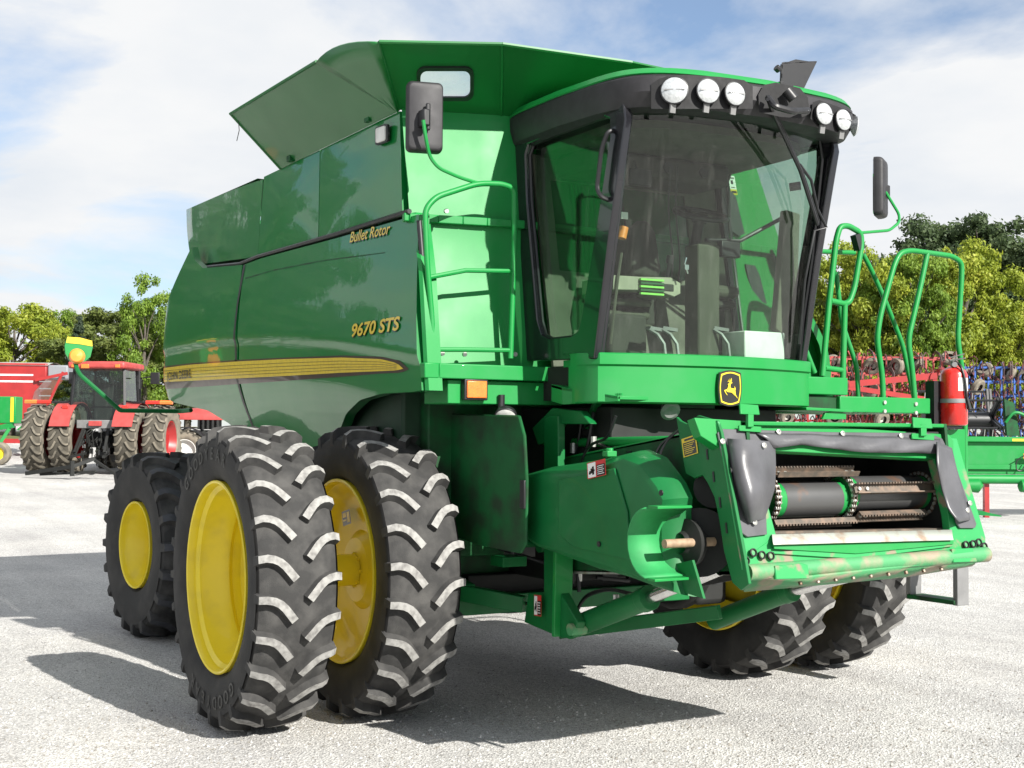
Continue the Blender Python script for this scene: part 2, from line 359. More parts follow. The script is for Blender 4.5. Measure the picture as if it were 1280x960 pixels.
# ---- wheels
def tyre_mesh(R, w, nl, bead, lugh=.042, lugw=.044, sweep=.16, wide=1.0):
    mb = MB(); h = w/2
    rb = lambda y: R-lugh-.035*(abs(y)/h)**3
    prof = [(-h*.78, bead), (-h*.9, bead+.03), (-h*1.0, lerp(bead, R, .35)), (-h*1.02, lerp(bead, R, .55)), (-h*1.0, lerp(bead, R, .72)), (-h*.985, R-lugh-.075), (-h*.94, rb(h*.94)-.012)]
    k = len(prof)
    crown = [(-h*.8, rb(h*.8)), (-h*.5, rb(h*.5)), (-h*.2, rb(h*.2)), (h*.2, rb(h*.2)), (h*.5, rb(h*.5)), (h*.8, rb(h*.8))]
    full = prof+crown+[(-a, b) for a, b in prof[::-1]]
    ms = [0]*(k-1)+[1]*(len(crown)+1)+[0]*(k-1)
    full += [(h*.4, bead-.0), (-h*.4, bead), (-h*.78, bead)]; ms += [0, 0, 0]
    mb.lathe(full, (0, 0, 0), (0, 1, 0), 104, ms=ms)
    st = [(1.0, 0.0, -.085), (.985, 0.0, -.02), (.84, .004, 0), (.68, -.004, 0), (.54, -.022, 0), (.42, -.050, 0), (.30, -.088, 0), (.17, -.130, 0)]
    for side in (-1, 1):
        for q in range(nl):
            th0 = 2*PI*(q+(.5 if side > 0 else 0))/nl
            vs = []; n = len(st)
            for i, (t, dp, dr) in enumerate(st):
                y = side*t*h; a = th0+dp*sweep/.16/R*.906
                if i < n-1: t2, d2 = st[i+1][0], st[i+1][1]; t1, d1 = st[i][0], st[i][1]
                dy = (t2-t1)*h*side; dth = (d2-d1)*R*sweep/.16
                ln = math.hypot(dy, dth) or 1; nx, ny = -dth/ln, dy/ln   # normal in (y, arc)
                if i == 0: nx, ny = 0, 1 if dy > 0 else -1
                if i == 1: nx, ny = 0, (1 if side < 0 else -1)
                wd = lugw/2*(1.25 if i == 0 else 1)
                for (sgn, lift, kk) in ((-1, 0, 1.55), (-1, 1, 1.0), (1, 1, 1.0), (1, 0, 1.55)):
                    yy = y+nx*wd*kk*sgn; aa = a+ny*wd*kk*sgn/R
                    if lift: r = R-.020*t**3+dr; yy2 = yy+(.006*side if i < 2 else 0)
                    else:
                        r = rb(min(abs(yy), h*.95))-.004+(dr if i < 2 else 0); yy2 = yy*(.97 if i < 2 else 1)
                        if i == 0: r -= .02
                    vs.append((r*math.cos(aa), yy2, r*math.sin(aa)))
            fs = []; mm = []
            for i in range(n-1):
                for j in range(3):
                    fs.append((i*4+j, i*4+j+1, i*4+j+5, i*4+j+4)); mm.append(2 if (j == 1 and i > 0) else 1)
            fs += [(0, 1, 2, 3), ((n-1)*4+3, (n-1)*4+2, (n-1)*4+1, (n-1)*4)]; mm += [1, 1]
            mb.add(vs, fs, mm)
    return mb
def arc_text(mb, s, r, y, size, a_mid, m=0, step=None, flip=1):
    """raised lettering round the side wall, read from outside"""
    n = len(s); step = step or size*.82/r
    for i, ch in enumerate(s):
        a = a_mid-(i-(n-1)/2)*step
        # seen from -y the x axis runs to the right; a = PI/2 is the top
        c, d = math.cos(a), math.sin(a)
        U = V((c, 0, d)); Rr = V((d, 0, -c)); vs, fs = text2d(ch, size, .01*size)
        if not vs: continue
        xm = (max(v[0] for v in vs)+min(v[0] for v in vs))/2
        a0 = [V((0, y, 0))+U*(r+v[1]-.35*size)+Rr*(v[0]-xm) for v in vs]
        mb.add(a0, fs, m)
FRONT_PROF = [(-.215, .574), (-.222, .568), (-.218, .556), (-.195, .548), (-.17, .545), (-.15, .520), (-.03, .500), (.0, .478), (.10, .474), (.13, .440), (.142, .30), (.165, .18), (.17, .0)]
INNER_PROF = [(-.215, .574), (-.222, .568), (-.218, .556), (-.195, .548), (-.17, .545), (-.15, .520), (-.11, .500), (-.085, .47), (-.065, .40), (-.045, .25), (-.09, .20), (-.10, .0)]
REAR_PROF = [(-.285, .372), (-.292, .366), (-.285, .356), (-.26, .350), (-.22, .345), (-.19, .32), (-.08, .30), (-.05, .285), (.05, .27), (.08, .18), (.08, .12), (.03, .10), (.03, 0)]
fm = tyre_mesh(.906, .475, 25, .572)
tm_front = fm.build('tyre', [TYRE, TREAD, LUG], None, smooth=30).data
fr = tyre_mesh(.794, .61, 20, .37, lugh=.05, lugw=.06, sweep=.22)
tm_rear = fr.build('tyre_rear', [TYRE, TREAD, mat('rear_lug_rubber', (.045, .047, .055), .6, noise=.3, nscale=20)], None, smooth=30).data
for nme in ('tyre', 'tyre_rear'): bpy.data.objects.remove(bpy.data.objects[nme])
def backs(prof, t=.012): return prof
def wheel(x, y, z, R, tm, prof, steer=0, ring=.56, text=False, nb=10, bolt_r=.13, bolt_y=.16, ):
    w = empty('wheel', CH, (x, y, z)); s = 1 if y > 0 else -1
    w.rotation_euler = (0, 0, steer+(PI if y > 0 else 0))
    o = bpy.data.objects.new('tyre', tm); COL.objects.link(o); o.parent = w
    if y > 0: o.scale = (-1, 1, 1)
    o.rotation_euler = (0, random.Random(int(x*7+y*31)).random(), 0) if not text else (0, 0.05, 0)
    mb = MB(); mb.lathe(prof, (0, 0, 0), (0, 1, 0), 72)
    mb.lathe([(prof[0][0], prof[0][1]), (-.1, prof[0][1]-.02), (.1, prof[0][1]-.02), (.215, prof[0][1]), (.222, prof[0][1]-.012), (.2, prof[0][1]-.03), (.05, prof[7][1]), (.02, prof[8][1]-.02)], (0, 0, 0), (0, 1, 0), 72)
    P('rim', mb, YEL, w)
    hb = MB()
    for i in range(nb):
        a = 2*PI*i/nb; hb.cyl((bolt_r*math.cos(a), bolt_y, bolt_r*math.sin(a)), (bolt_r*math.cos(a), bolt_y-.03, bolt_r*math.sin(a)), .012, 6)
    hb.cyl((0, bolt_y+.02, 0), (0, bolt_y-.05, 0), bolt_r*.55, 24)
    if abs(y) > 2: hb.cyl((0, .14, 0), (0, .68, 0), .10, 24)
    P('hub', hb, YEL, w)
    if text:
        tb = MB(); arc_text(tb, 'GOODYEAR', .735, -.2475, .105, PI/2+.22, step=.155); arc_text(tb, 'GOODYEAR', .735, -.2475, .105, -PI/2+.1, step=.155)
        P('sidewall_lettering', tb, mat('sidewall_letter_rubber', (.012, .012, .011), .45), w, smooth=0)
    return w
wheel(0, -2.2665, .906, .906, tm_front, FRONT_PROF, text=True)
w2 = wheel(0, -1.4873, .906, .906, tm_front, INNER_PROF, bolt_y=-.08, nb=8, bolt_r=.10)
wheel(0, 1.4873, .906, .906, tm_front, INNER_PROF, bolt_y=-.10)
wheel(0, 2.2665, .906, .906, tm_front, FRONT_PROF)
wheel(-3.6858, -1.7646, .794, .794, tm_rear, REAR_PROF, steer=.10, nb=8, bolt_r=.09, bolt_y=.07)
wheel(-3.6858, 1.7646, .794, .794, tm_rear, REAR_PROF, steer=.10, nb=8, bolt_r=.09, bolt_y=.07)
# wheel sticker on the inner rim
db = MB(); c0 = V((.02, -.065, .30)); 
def decal(name, tl, tr, bl, parent, style, off=None, label=None):
    """small printed sticker spanned by three corners: coloured plate, pictogram and text lines as flat print"""
    tl, tr, bl = V(tl), V(tr), V(bl); X = tr-tl; Y = bl-tl; n = X.cross(Y).normalized(); n = n if n.dot(CAM-tl) > 0 else -n
    if off: tl = tl+n*off
    q = lambda u, v, k=0: tl+X*u+Y*v+n*(.0012*k)
    mb = MB(); r = lambda a, b, c, d, m, k: mb.add([q(a, b, k), q(c, b, k), q(c, d, k), q(a, d, k)], [(0, 1, 2, 3)], m)
    W_, K_, R_, Y_ = 0, 1, 2, 3
    if style == 'danger':
        r(0, 0, 1, 1, R_, 0); r(.04, .05, .47, .95, W_, 1); r(.52, .05, .96, .22, R_, 1); r(.52, .27, .96, .95, K_, 1)
        for i in range(5): r(.56, .34+i*.12, .92-.05*(i % 2), .38+i*.12, W_, 2)
        for a, b, c, d in ((.12, .55, .26, .62), (.2, .4, .3, .7), (.28, .3, .38, .8), (.1, .62, .2, .75), (.3, .5, .42, .6)): r(a, b, c, d, K_, 2)
    elif style == 'warn':
        r(0, 0, 1, 1, Y_, 0); r(.08, .26, .92, .95, K_, 1)
        for i in range(6): r(.14, .33+i*.1, .86-.1*(i % 3), .365+i*.1, Y_, 2)
        r(.2, .07, .8, .18, K_, 1)
    elif style == 'yellow':
        r(0, 0, 1, 1, Y_, 0); r(.15, .15, .6, .3, K_, 1); r(.15, .45, .85, .55, K_, 1); r(.15, .68, .5, .78, K_, 1)
    elif style == 'white':
        r(0, 0, 1, 1, W_, 0); r(.15, .1, .85, .16, K_, 1); r(.25, .25, .6, .45, K_, 1); r(.2, .6, .8, .64, K_, 1); r(0, .72, 1, 1, Y_, 1); r(.1, .8, .9, .92, K_, 2)
    else:
        r(0, 0, 1, 1, K_, 0); r(.1, .15, .5, .45, Y_, 1); r(.6, .15, .9, .85, Y_, 1); r(.1, .6, .5, .7, Y_, 1)
    return mb.build(name, [WHITE, BDEC, mat('red_decal', (.5, .03, .03), .4), YDEC], parent, smooth=0, label=label)
decal('warning_sticker', A(427, 640, y=-1.60), A(437, 636, y=-1.60), A(429, 658, y=-1.60), CH, 'plate')
rf = MB(); cR = A(301, 689, y=-2.12); rf.add([cR+V((.0, 0, .035)), cR+V((.04, 0, 0)), cR+V((0, 0, -.035)), cR+V((-.04, 0, 0))], [(0, 1, 2, 3)])
P('yellow_reflector', rf, YDEC, smooth=0)

# ---- chassis, axle, hull
mb = MB(); mb.b2((-2.0, -1.40, 1.35), (.30, 1.40, 3.0)); mb.b2((-4.6, -1.40, 2.15), (-2.0, 1.40, 3.0)); P('body_hull', mb, mat('hull_shaded_green', (.003, .035, .012), .6, noise=.3, nscale=4), bevel=.02)  # hull green kept very dark, painting in the wheel arch shadow
mb = MB(); mb.b2((-4.2, -.55, .85), (.75, .55, 1.40)); mb.b2((-2.0, -.9, .62), (.25, .9, .86)); P('chassis_frame', mb, DARK, bevel=.01)
mb = MB(); mb.b2((-.16, -1.30, .78), (.16, 1.30, 1.08)); mb.cyl((0, -1.45, .906), (0, 1.45, .906), .09, 20); mb.cyl((0, -1.25, .906), (0, -1.0, .906), .27, 24); mb.cyl((0, 1.25, .906), (0, 1.0, .906), .27, 24)
P('front_axle', mb, GDARK, bevel=.008)
for s_ in (1,): mb = MB(); mb.b2((-.30, s_*.92, .56), (.28, s_*1.2, 1.3)); mb.cyl((0, .85, .906), (0, 1.0, .906), .40, 24); P('final_drive', mb, DARK, bevel=.04)
mb = MB(); mb.b2((-3.80, -1.50, .70), (-3.58, 1.50, .88)); mb.cyl((-3.6858, -1.75, .794), (-3.6858, 1.75, .794), .07, 16); mb.b2((-3.9, -.4, .88), (-3.5, .4, 1.2)); P('rear_axle', mb, GDARK, bevel=.01)
mb = MB(); mb.b2((-5.0, -1.30, 2.15), (-4.55, 1.30, 2.9)); P('rear_hood', mb, GSIDE, bevel=.08)
# bulkhead under the cab and dark machinery behind the front wheels
mb = MB(); mb.b2((.30, -1.28, 1.0), (.42, 1.28, 2.16)); P('front_bulkhead', mb, GDARK, bevel=.01)
mb = MB(); mb.b2((.42, -.62, 1.15), (1.45, .62, 1.93)); P('feeder_throat', mb, DARK, bevel=.01)

# ---- side panels
def zc(x, _c=[(A(px, py, y=-1.58).x, A(px, py, y=-1.58).z) for px, py in ((217, 435), (250, 428), (296, 423), (350, 422), (420, 426), (502, 440), (530, 446))]): return pl(_c, x)
def py_(x, z):
    c = zc(x)
    if z >= c: y = -1.600+.055*((z-c)/.65)**1.3
    elif z > c-.05: y = -1.600+.016*(c-z)/.05
    else:
        y = -1.584; d = c-.05-z
        if d > .22: y += .17*((d-.22)/.55)**1.3
    if x < -4.45: y += .55*(-4.45-x)**1.7
    return y
A1 = lambda px, py: A(px, py, y=-1.57)
def side_sheet(T, B, nu, nv, sgn=1, bow=0, x0=None):
    T = [A1(*q) for q in T]; B = [A1(*q) for q in B]; rows = []
    for i in range(nu+1):
        u = i/nu; a = along(T, u); b = along(B, u); r = []
        for j in range(nv+1):
            v = j/nv; p = a.lerp(b, v); p.x -= bow*(1-u)**3*math.sin(PI*min(v*1.05, 1)); r.append(V((p.x, sgn*-py_(p.x, p.z)-(max(0, p.z-2.4)*.40 if sgn > 0 else 0), p.z)))
        rows.append(r)
    return rows
T_F = [(302, 331), (322, 323), (420, 296), (515, 267)]
B_F = [(300, 575), (385, 568), (402, 550), (414, 535), (427, 517), (450, 500), (480, 492), (517, 490), (530, 488)]
T_R = [(232, 308), (238, 325), (250, 335), (300, 331)]
B_R = [(197, 494), (212, 503), (250, 513), (272, 530), (298, 575)]
def hem(mb, rows, t, sgn):
    """side sheet with a folded-in edge all round"""
    mb.grid(rows)
    n = len(rows); k = len(rows[0])
    loop = [rows[i][0] for i in range(n)]+[rows[-1][j] for j in range(1, k)]+[rows[i][-1] for i in range(n-2, -1, -1)]+[rows[0][j] for j in range(k-2, 0, -1)]
    q = [p+V((0, t*sgn, 0)) for p in loop]; m = len(loop)
    mb.add(loop+q, [(i, (i+1) % m, (i+1) % m+m, i+m) for i in range(m)])
for sgn in (-1, 1):
    mb = MB(); R_ = side_sheet(T_F, B_F, 64, 44, sgn); hem(mb, R_, .07, -sgn); P('side_panel', mb, GSIDE, smooth=50)
    mb = MB(); R_ = side_sheet(T_R, B_R, 34, 44, sgn, bow=.34); hem(mb, R_, .06, -sgn); P('rear_side_panel', mb, GSIDE, smooth=50)
conf = lambda off: (lambda p: V((p.x, py_(p.x, p.z)-off, p.z)))
def conform_strip(name, top, bot, m, n=80, off=.004, rows=3):
    T = [A1(*q) for q in top]; B = [A1(*q) for q in bot]; g = []
    for i in range(n+1):
        a = along(T, i/n); b = along(B, i/n); g.append([conf(off)(a.lerp(b, j/rows)) for j in range(rows+1)])
    mb = MB(); mb.grid(g); return P(name, mb, m, smooth=60)
S1 = [(199, 461), (240, 456), (298, 452), (360, 449), (430, 447), (480, 449), (500, 454), (508, 461)]
S2 = [(199, 478), (240, 476), (298, 473), (360, 470), (430, 466), (480, 464), (500, 463), (508, 461)]
S3 = [(199, 487), (240, 484), (298, 480), (360, 476), (430, 471), (480, 467), (505, 466), (514, 462)]
S0 = [(199, 459), (240, 454), (298, 450), (360, 447), (430, 444.5), (480, 446), (503, 451), (514, 461)]
conform_strip('brown_stripe', S0, S3, BRDEC, off=.003)
conform_strip('yellow_stripe', S1, S2, YDEC, off=.006)
for f in (.22, .42, .62, .8):
    g = [(a[0]*(1-f)+b[0]*f, a[1]*(1-f)+b[1]*f) for a, b in zip(S1[:-1], S2[:-1])]
    conform_strip('stripe_line', g, [(a, b+.45) for a, b in g], BRDEC, off=.0085, rows=1)
# panel shut line and pressed crease
conform_strip('panel_gap', [(302, 331), (298, 380), (296, 430), (297, 500), (301, 570)], [(304.5, 331), (300, 380), (298, 430), (299.5, 500), (303.5, 570)], BLACK, off=.003, rows=1)
conform_strip('pressed_crease', [(306, 347), (340, 337), (400, 325), (478, 315)], [(306, 349), (340, 338.6), (400, 326.6), (478, 316)], GDARK, off=.002, rows=1)
def side_text(name, s, px, py, size, width, bold, shear=.14, slope=0):
    for nm, m, b, off in (('lettering_outline', BDEC, bold+.0022, .006), (name, YDEC, bold, .009)):
        mb = MB(); O = A1(px, py)
        if nm == 'lettering_outline' : O = O+V((-.004, 0, -.004))
        letters(mb, s, O, V((1, 0, slope)), V((0, 0, 1)), size, bold=b, shear=shear, fn=conf(off), width=width); P(nm, mb, m, smooth=0)
def dx1(a, b): return (A1(*b)-A1(*a)).x
side_text('model_lettering', '9670 STS', 446, 421, .112, dx1((441, 420), (499, 416)), .003, slope=.0)
side_text('rotor_lettering', 'Bullet Rotor', 434, 303, .10, dx1((437, 300), (486, 290)), .001, slope=-.03)
mb = MB(); letters(mb, 'JOHN DEERE', A1(212, 475.5), V((1, 0, .0)), V((0, 0, 1)), .105, bold=.0015, fn=conf(.014), width=dx1((212, 470), (242, 470))); P('brand_lettering', mb, BDEC, smooth=0)
# front edge strip of the side panel, gas strut
mb = MB(); a, b, c = A(515, 266, y=-1.50), A(523, 340, y=-1.58), A(531, 488, y=-1.57)
rows = [[p+V((.004, .0, 0)), p+V((.03, .012, 0)), p+V((.03, .10, 0)), p+V((-.02, .11, 0))] for p in (a, a.lerp(b, .5), b, b.lerp(c, .5), c)]
mb.grid(rows); P('panel_front_flange', mb, GREEN, smooth=30)
mb = MB(); mb.tube([A(524, 276, x=.80), A(530, 350, x=.84)], .017, 10); mb.tube([A(530, 345, x=.84), A(536, 445, x=.88)], .011, 10); P('gas_strut', mb, BLACK)

# ---- grain tank
yT = -1.5
tank = empty('grain_tank', CH)
def tank_sheet(name, pts, m, ysg=1, t=.03):
    mb = MB(); mb.plate(pts, (0, t, 0)); return P(name, mb, m, tank, bevel=.006)
tt = lambda px, py, y=yT: A(px, py, y=y)
pA, pB, pC, pD = tt(503, 268, -1.52), tt(499.5, 139), tt(400, 187.5), tt(398, 297, -1.52)
pE, pF = tt(330, 221), tt(322, 321, -1.52)
for s in (1, -1):
    f = (lambda p: V(p)) if s == 1 else (lambda p: V((p.x, -p.y-.30+max(0, 3.74-p.z)*.40, p.z)))
    for q in ([pA, pB, pC+V((.006, 0, 0)), pD+V((.006, 0, 0))], [pD-V((.004, 0, 0)), pC-V((.004, 0, 0)), pE, pF]):
        rows = []
        for i in range(13):
            a = q[0].lerp(q[3], i/12); b = q[1].lerp(q[2], i/12)
            rows.append([a.lerp(b, j/8)+V((0, -.016*math.sin(PI*j/8)*math.sin(PI*i/12), 0)) for j in range(9)])
        rows = [[f(p) for p in r] for r in rows]
        mb = MB(); hem(mb, rows, .04, s); P('tank_side_panel', mb, GSIDE, tank, smooth=50)
    # pressed bulge behind the tank
    k0, k1 = tt(329, 224), tt(322, 320, -1.52); m0, m1 = tt(300, 238, -1.47), tt(300, 331, -1.49); r0, r1 = tt(233, 262, -1.32), tt(240, 331, -1.38)
    rows = []
    for j in range(11):
        v = j/10; a = k0.lerp(k1, v); m_ = m0.lerp(m1, v); b = r0.lerp(r1, v); b.x -= .05*math.sin(PI*v); r = []
        for i in range(17):
            u = i/16; p = (a*(1-u)**2+m_*2*u*(1-u)+b*u*u); p.z += .02*math.sin(PI*u); r.append(f(p))
        e = r[-1]; r += [e+V((-.06, .05*s, -.01)), e+V((-.10, .2*s, -.02)), e+V((-.12, 1.3*s, -.02))]
        rows.append(r)
    mb = MB(); mb.grid(rows); P('engine_cover', mb, GSIDE, tank, smooth=40)
mb = MB(); a, b = tt(322, 223), tt(233, 262, -1.32)
mb.add([a, b, V((b.x, -b.y, b.z)), V((a.x, -a.y, a.z))], [(0, 1, 2, 3)]); P('deck_cover', mb, GSIDE, tank)
mb = MB(); mb.b2((-1.7, -1.44, 3.0), (.30, 1.12, 3.60)); mb.b2((-4.0, -1.3, 2.9), (-1.7, 1.1, 3.4)); P('tank_shell', mb, GDARK, tank)
# dark rub groove between tank and side panel
mb = MB(); mb.tube([tt(512, 264, -1.54), tt(420, 293, -1.54), tt(322, 321, -1.53), tt(300, 330, -1.51), tt(250, 335, -1.46)], .016, 6); P('seal_strip', mb, BLACK, tank)
# front wall of the tank
fwp = lambda y: abs(y)
def wall_x(y, z):
    k = max(0, min(1, (1.52-abs(y))/.62)); t = (3.74-z)/1.57
    return .452+.19*k+lerp(0, .33 if z < 3.06 else .30, t)*(1-.4*k)-(0 if z > 3.04 else .02)
ys = [-1.50, -1.47, -1.35, -1.2, -1.05, -.9, -.6, -.3, 0, .3, .6, .9, 1.05, 1.2]
zs = [3.77, 3.6, 3.4, 3.2, 3.10, 3.06]
zs2 = [3.05, 2.9, 2.7, 2.5, 2.3, 2.15]
def wy(y, z): return y if y < 1 else lerp(y, y+.42*(3.74-z)/1.5, (y-1)/.2)
mb = MB(); mb.grid([[V((wall_x(y, z), wy(y, z), z)) for y in ys] for z in zs]); P('tank_front_wall', mb, GREEN, tank, smooth=30)
mb = MB(); mb.grid([[V((wall_x(y, z)+.01, wy(y, z), z)) for y in ys] for z in zs2]); P('front_wall_lower_panel', mb, GREEN, tank, smooth=30)
mb = MB(); q = [V((wall_x(y, 3.06)+.035, wy(y, 3.06)-(0.06 if y < -1.45 else 0), 3.055)) for y in ys]
for a, b in zip(q, q[1:]): mb.bar(a, b, .06, .05)
P('front_ledge', mb, GREEN, tank, bevel=.006)
# flares
E0 = [V((-1.66, -1.505, 3.745)), V((.448, -1.515, 3.735)), V((.448, -1.515, 3.745)), V((.642, -.902, 3.75)), V((.65, 0, 3.75)), V((.642, .902, 3.75)), V((.448, 1.3, 3.745)), V((-1.66, 1.5, 3.79))]
F0 = [V((-1.61, -1.915, 4.10)), V((0.03, -1.89, 4.09)), V((.889, -1.848, 4.0)), V((1.216, -1.225, 4.0)), V((1.298, -.377, 4.0)), V((1.2, 1.06, 4.0)), V((.7, 1.75, 4.05)), V((-1.6, 1.9, 4.10))]
def flare(name, a0, a1, b0, b1, hole=None, t=.012):
    n = ((b0-a0).cross(a1-a0)).normalized()
    if n.dot(V((0, 0, 1))) < 0: n = -n
    mb = MB(); mb.plate([a0, a1, b1, b0] if (a0-a1).length > .01 else [a0, b1, b0], n*t, holes=[hole] if hole else ()); return P(name, mb, GFLARE, tank, smooth=20)
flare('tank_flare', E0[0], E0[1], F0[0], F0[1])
# curved corner gusset
def gus(i, j):
    mb = MB(); rows = []
    base = E0[i]
    for k in range(9):
        u = k/8; ctl = (F0[i]+F0[j])/2+((F0[i]+F0[j])/2-base).normalized()*.11
        e = F0[i]*(1-u)**2+ctl*2*u*(1-u)+F0[j]*u*u
        rows.append([base.lerp(e, t) for t in (0, .25, .5, .75, 1)])
    mb.grid(rows); o = P('corner_gusset', mb, GFLARE, tank, smooth=50); so_ = o.modifiers.new('thickness', 'SOLIDIFY'); so_.thickness = .012; return o
gus(1, 2)
a0, a1, b0, b1 = E0[2], E0[3], F0[2], F0[3]
n_ = (b0-a0).cross(a1-a0).normalized()
def onplane(px, py):
    v = fw+rt*((px-640)/FPX)-up*((py-480)/FPX); t = (a0-CAM).dot(n_)/v.dot(n_); return CAM+v*t
def rrect(l, t, r, b, rad, n=5, f=onplane, tl=0):
    pts = []
    for cx, cy, s0 in ((l+rad, t+rad, 180), (r-rad, t+rad, 270), (r-rad, b-rad, 0), (l+rad, b-rad, 90)):
        for i in range(n+1):
            a = math.radians(s0+90*i/n); pts.append(f(cx+rad*math.cos(a), cy+rad*math.sin(a)))
    return pts
b1p = onplane(628, 55); F0[3] = b1p
hole = rrect(523, 84.5, 590, 122.5, 9)
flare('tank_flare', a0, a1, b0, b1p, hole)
hole2 = rrect(521, 82.5, 592, 124.5, 10)
mb = MB(); nn = n_ if n_.dot(CAM-a0) > 0 else -n_
mb.plate([p+nn*.001 for p in hole2], nn*.012, holes=[[p+nn*.001 for p in rrect(525.5, 87, 587.5, 120, 8)]]); P('window_seal', mb, BLACK, tank)
mb = MB(); mb.plate([p+nn*.002 for p in rrect(523, 84.5, 590, 122.5, 9)], -nn*.004); P('flare_window', mb, WIN, tank)
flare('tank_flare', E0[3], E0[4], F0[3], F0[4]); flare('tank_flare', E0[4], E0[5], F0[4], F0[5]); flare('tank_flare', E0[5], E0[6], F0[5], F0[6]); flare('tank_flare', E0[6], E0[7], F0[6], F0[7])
mb = MB()
for i, j in ((0, 1), (2, 3), (3, 4)):
    mb.tube([F0[i], F0[j]], .012, 6)
for i in (2, 3): mb.tube([E0[i], F0[i]], .009, 6)
mb.tube([E0[0], F0[0]], .010, 6); P('flare_edge_bead', mb, GFLARE, tank)
mb = MB()
for px, py in ((364, 197), (462, 147)): p = A(px, py, y=-1.53); mb.box(p, (.07, .05, .06))
P('flare_hinge', mb, GDARK, tank, bevel=.004)
mb = MB(); mb.tube([A(298, 151, y=-1.9), A(299, 163, y=-1.88), A(296, 176, y=-1.87)], .003, 5); P('latch_cord', mb, BLACK, tank)
mb = MB(); rr_ = rrect(471.5, 157, 487, 180, 3, f=lambda a, b: A(a, b-(a-479)*.35, y=-1.525)); mb.plate(rr_, (0, -.015, 0), m=0)
mb.puff([p+V((0, -.016, 0)) for p in rrect(473.5, 159, 485, 178, 2, f=lambda a, b: A(a, b-(a-479)*.35, y=-1.525))], (0, -.01, 0), .008, 1, 2); P('side_lamp', mb, [BLACK, WHITE], tank)

# ---- right-hand platform and rail
XP = .98
mb = MB(); a, b = A(531, 453, x=XP), A(726, 456, x=XP)
mb.b2((.6, -1.49, 2.085), (XP, b.y, a.z)); mb.b2((.885, a.y, 2.085), (XP, -1.491, a.z)); P('platform', mb, GREEN, bevel=.006)
mb = MB(); a, b = A(560, 474, x=XP-.05), A(703, 479, x=XP-.05); mb.b2((.62, a.y, a.z-.14), (XP-.05, b.y, a.z-.003)); P('platform_beam', mb, GREEN, bevel=.005)
mb = MB(); c = A(593, 487, x=XP-.03); mb.box(c, (.05, .155, .125), 0); mb.box(c+V((.028, 0, 0)), (.02, .13, .10), 1); P('marker_lamp', mb, [BLACK, AMBER], bevel=.006)
mb = MB(); c = A(632, 523, x=1.0); mb.lathe([(.012, 0), (.008, .04), (-.004, .062), (-.012, .068), (-.04, .064), (-.075, .035), (-.08, 0)], c, (.62, -.42, -.62), 28, ms=[1, 1, 0, 0, 0, 0]); mb.cyl(c+V((-.05, 0, .05)), c+V((-.05, 0, .14)), .02, 8, 0); P('under_lamp', mb, [BLACK, mat('dull_lens', (.42, .42, .40), .3, noise=.2, nscale=40)])
rX = .93; t_ = lambda px, py, x=rX: A(px, py, x=x)
rail = empty('handrail', CH)
mb = MB(); mb.tube([t_(541, 448), t_(540, 400), t_(534, 330), t_(531, 262), t_(545, 246), t_(598, 229), t_(628, 230), t_(643, 236), t_(643, 300), t_(638, 448)], .0175, 10, fil=.07); P('rail_frame', mb, GREEN, rail)
for q in ([(535, 347), (582, 338), (640, 339)], [(541, 437), (580, 437), (639, 438)]):
    mb = MB(); mb.tube([t_(*p) for p in q], .014, 8); P('rail_bar', mb, GREEN, rail)
mb = MB(); mb.tube([t_(598, 229), t_(575, 222), t_(548, 210), t_(537, 196), t_(532, 172, .96), t_(529, 150, .97)], .011, 8, fil=.05); P('mirror_arm', mb, GREEN, rail)
mb = MB(); mb.box(t_(530, 148, .935), (.08, .045, .10)); mb.box(t_(535, 146, .925), (.02, .03, .16)); P('mirror_bracket', mb, BLACK, rail, bevel=.01)
mir = empty('rear_view_mirror', CH)
def mirror(c, w, h, rz, parent, d=.07):
    R = Matrix.Rotation(rz, 3, 'Z'); pts = []
    rad = .03
    for cx, cz, s0 in ((w/2-rad, h/2-rad, 0), (-w/2+rad, h/2-rad, 90), (-w/2+rad, -h/2+rad, 180), (w/2-rad, -h/2+rad, 270)):
        for i in range(5): a = math.radians(s0+22.5*i); pts.append((cx+rad*math.cos(a), cz+rad*math.sin(a)))
    P3 = lambda x, y, z: c+R@V((x, y, z))
    mb = MB(); mb.puff([P3(0, a, b) for a, b in pts], R@V((d*.6, 0, 0)), .025, 0, 4); mb.plate([P3(0, a, b) for a, b in pts], R@V((-.02, 0, 0))); P('mirror_housing', mb, VIS, parent)
    mb = MB(); mb.plate([P3(-.021, a*.93, b*.95) for a, b in pts], R@V((-.004, 0, 0))); P('mirror_glass', mb, mat('mirror_silver', (.8, .82, .84), .03, metal=1), parent)
mirror(A(530.5, 147, x=.86), .215, .415, -.25, mir)

# ---- cab
CB = empty('cab', CH)
def ws_x(y, z): return 1.50+.25*(z-2.2)/1.37+.17*(1-(y/.76)**2)
mb = MB(); ny, nz = 18, 10
mb.grid([[V((ws_x(y, z), y, z)) for y in [-.745+1.49*i/ny for i in range(ny+1)]] for z in [2.19+1.40*j/nz for j in range(nz+1)]]); P('windscreen', mb, GLASS, CB, smooth=80)
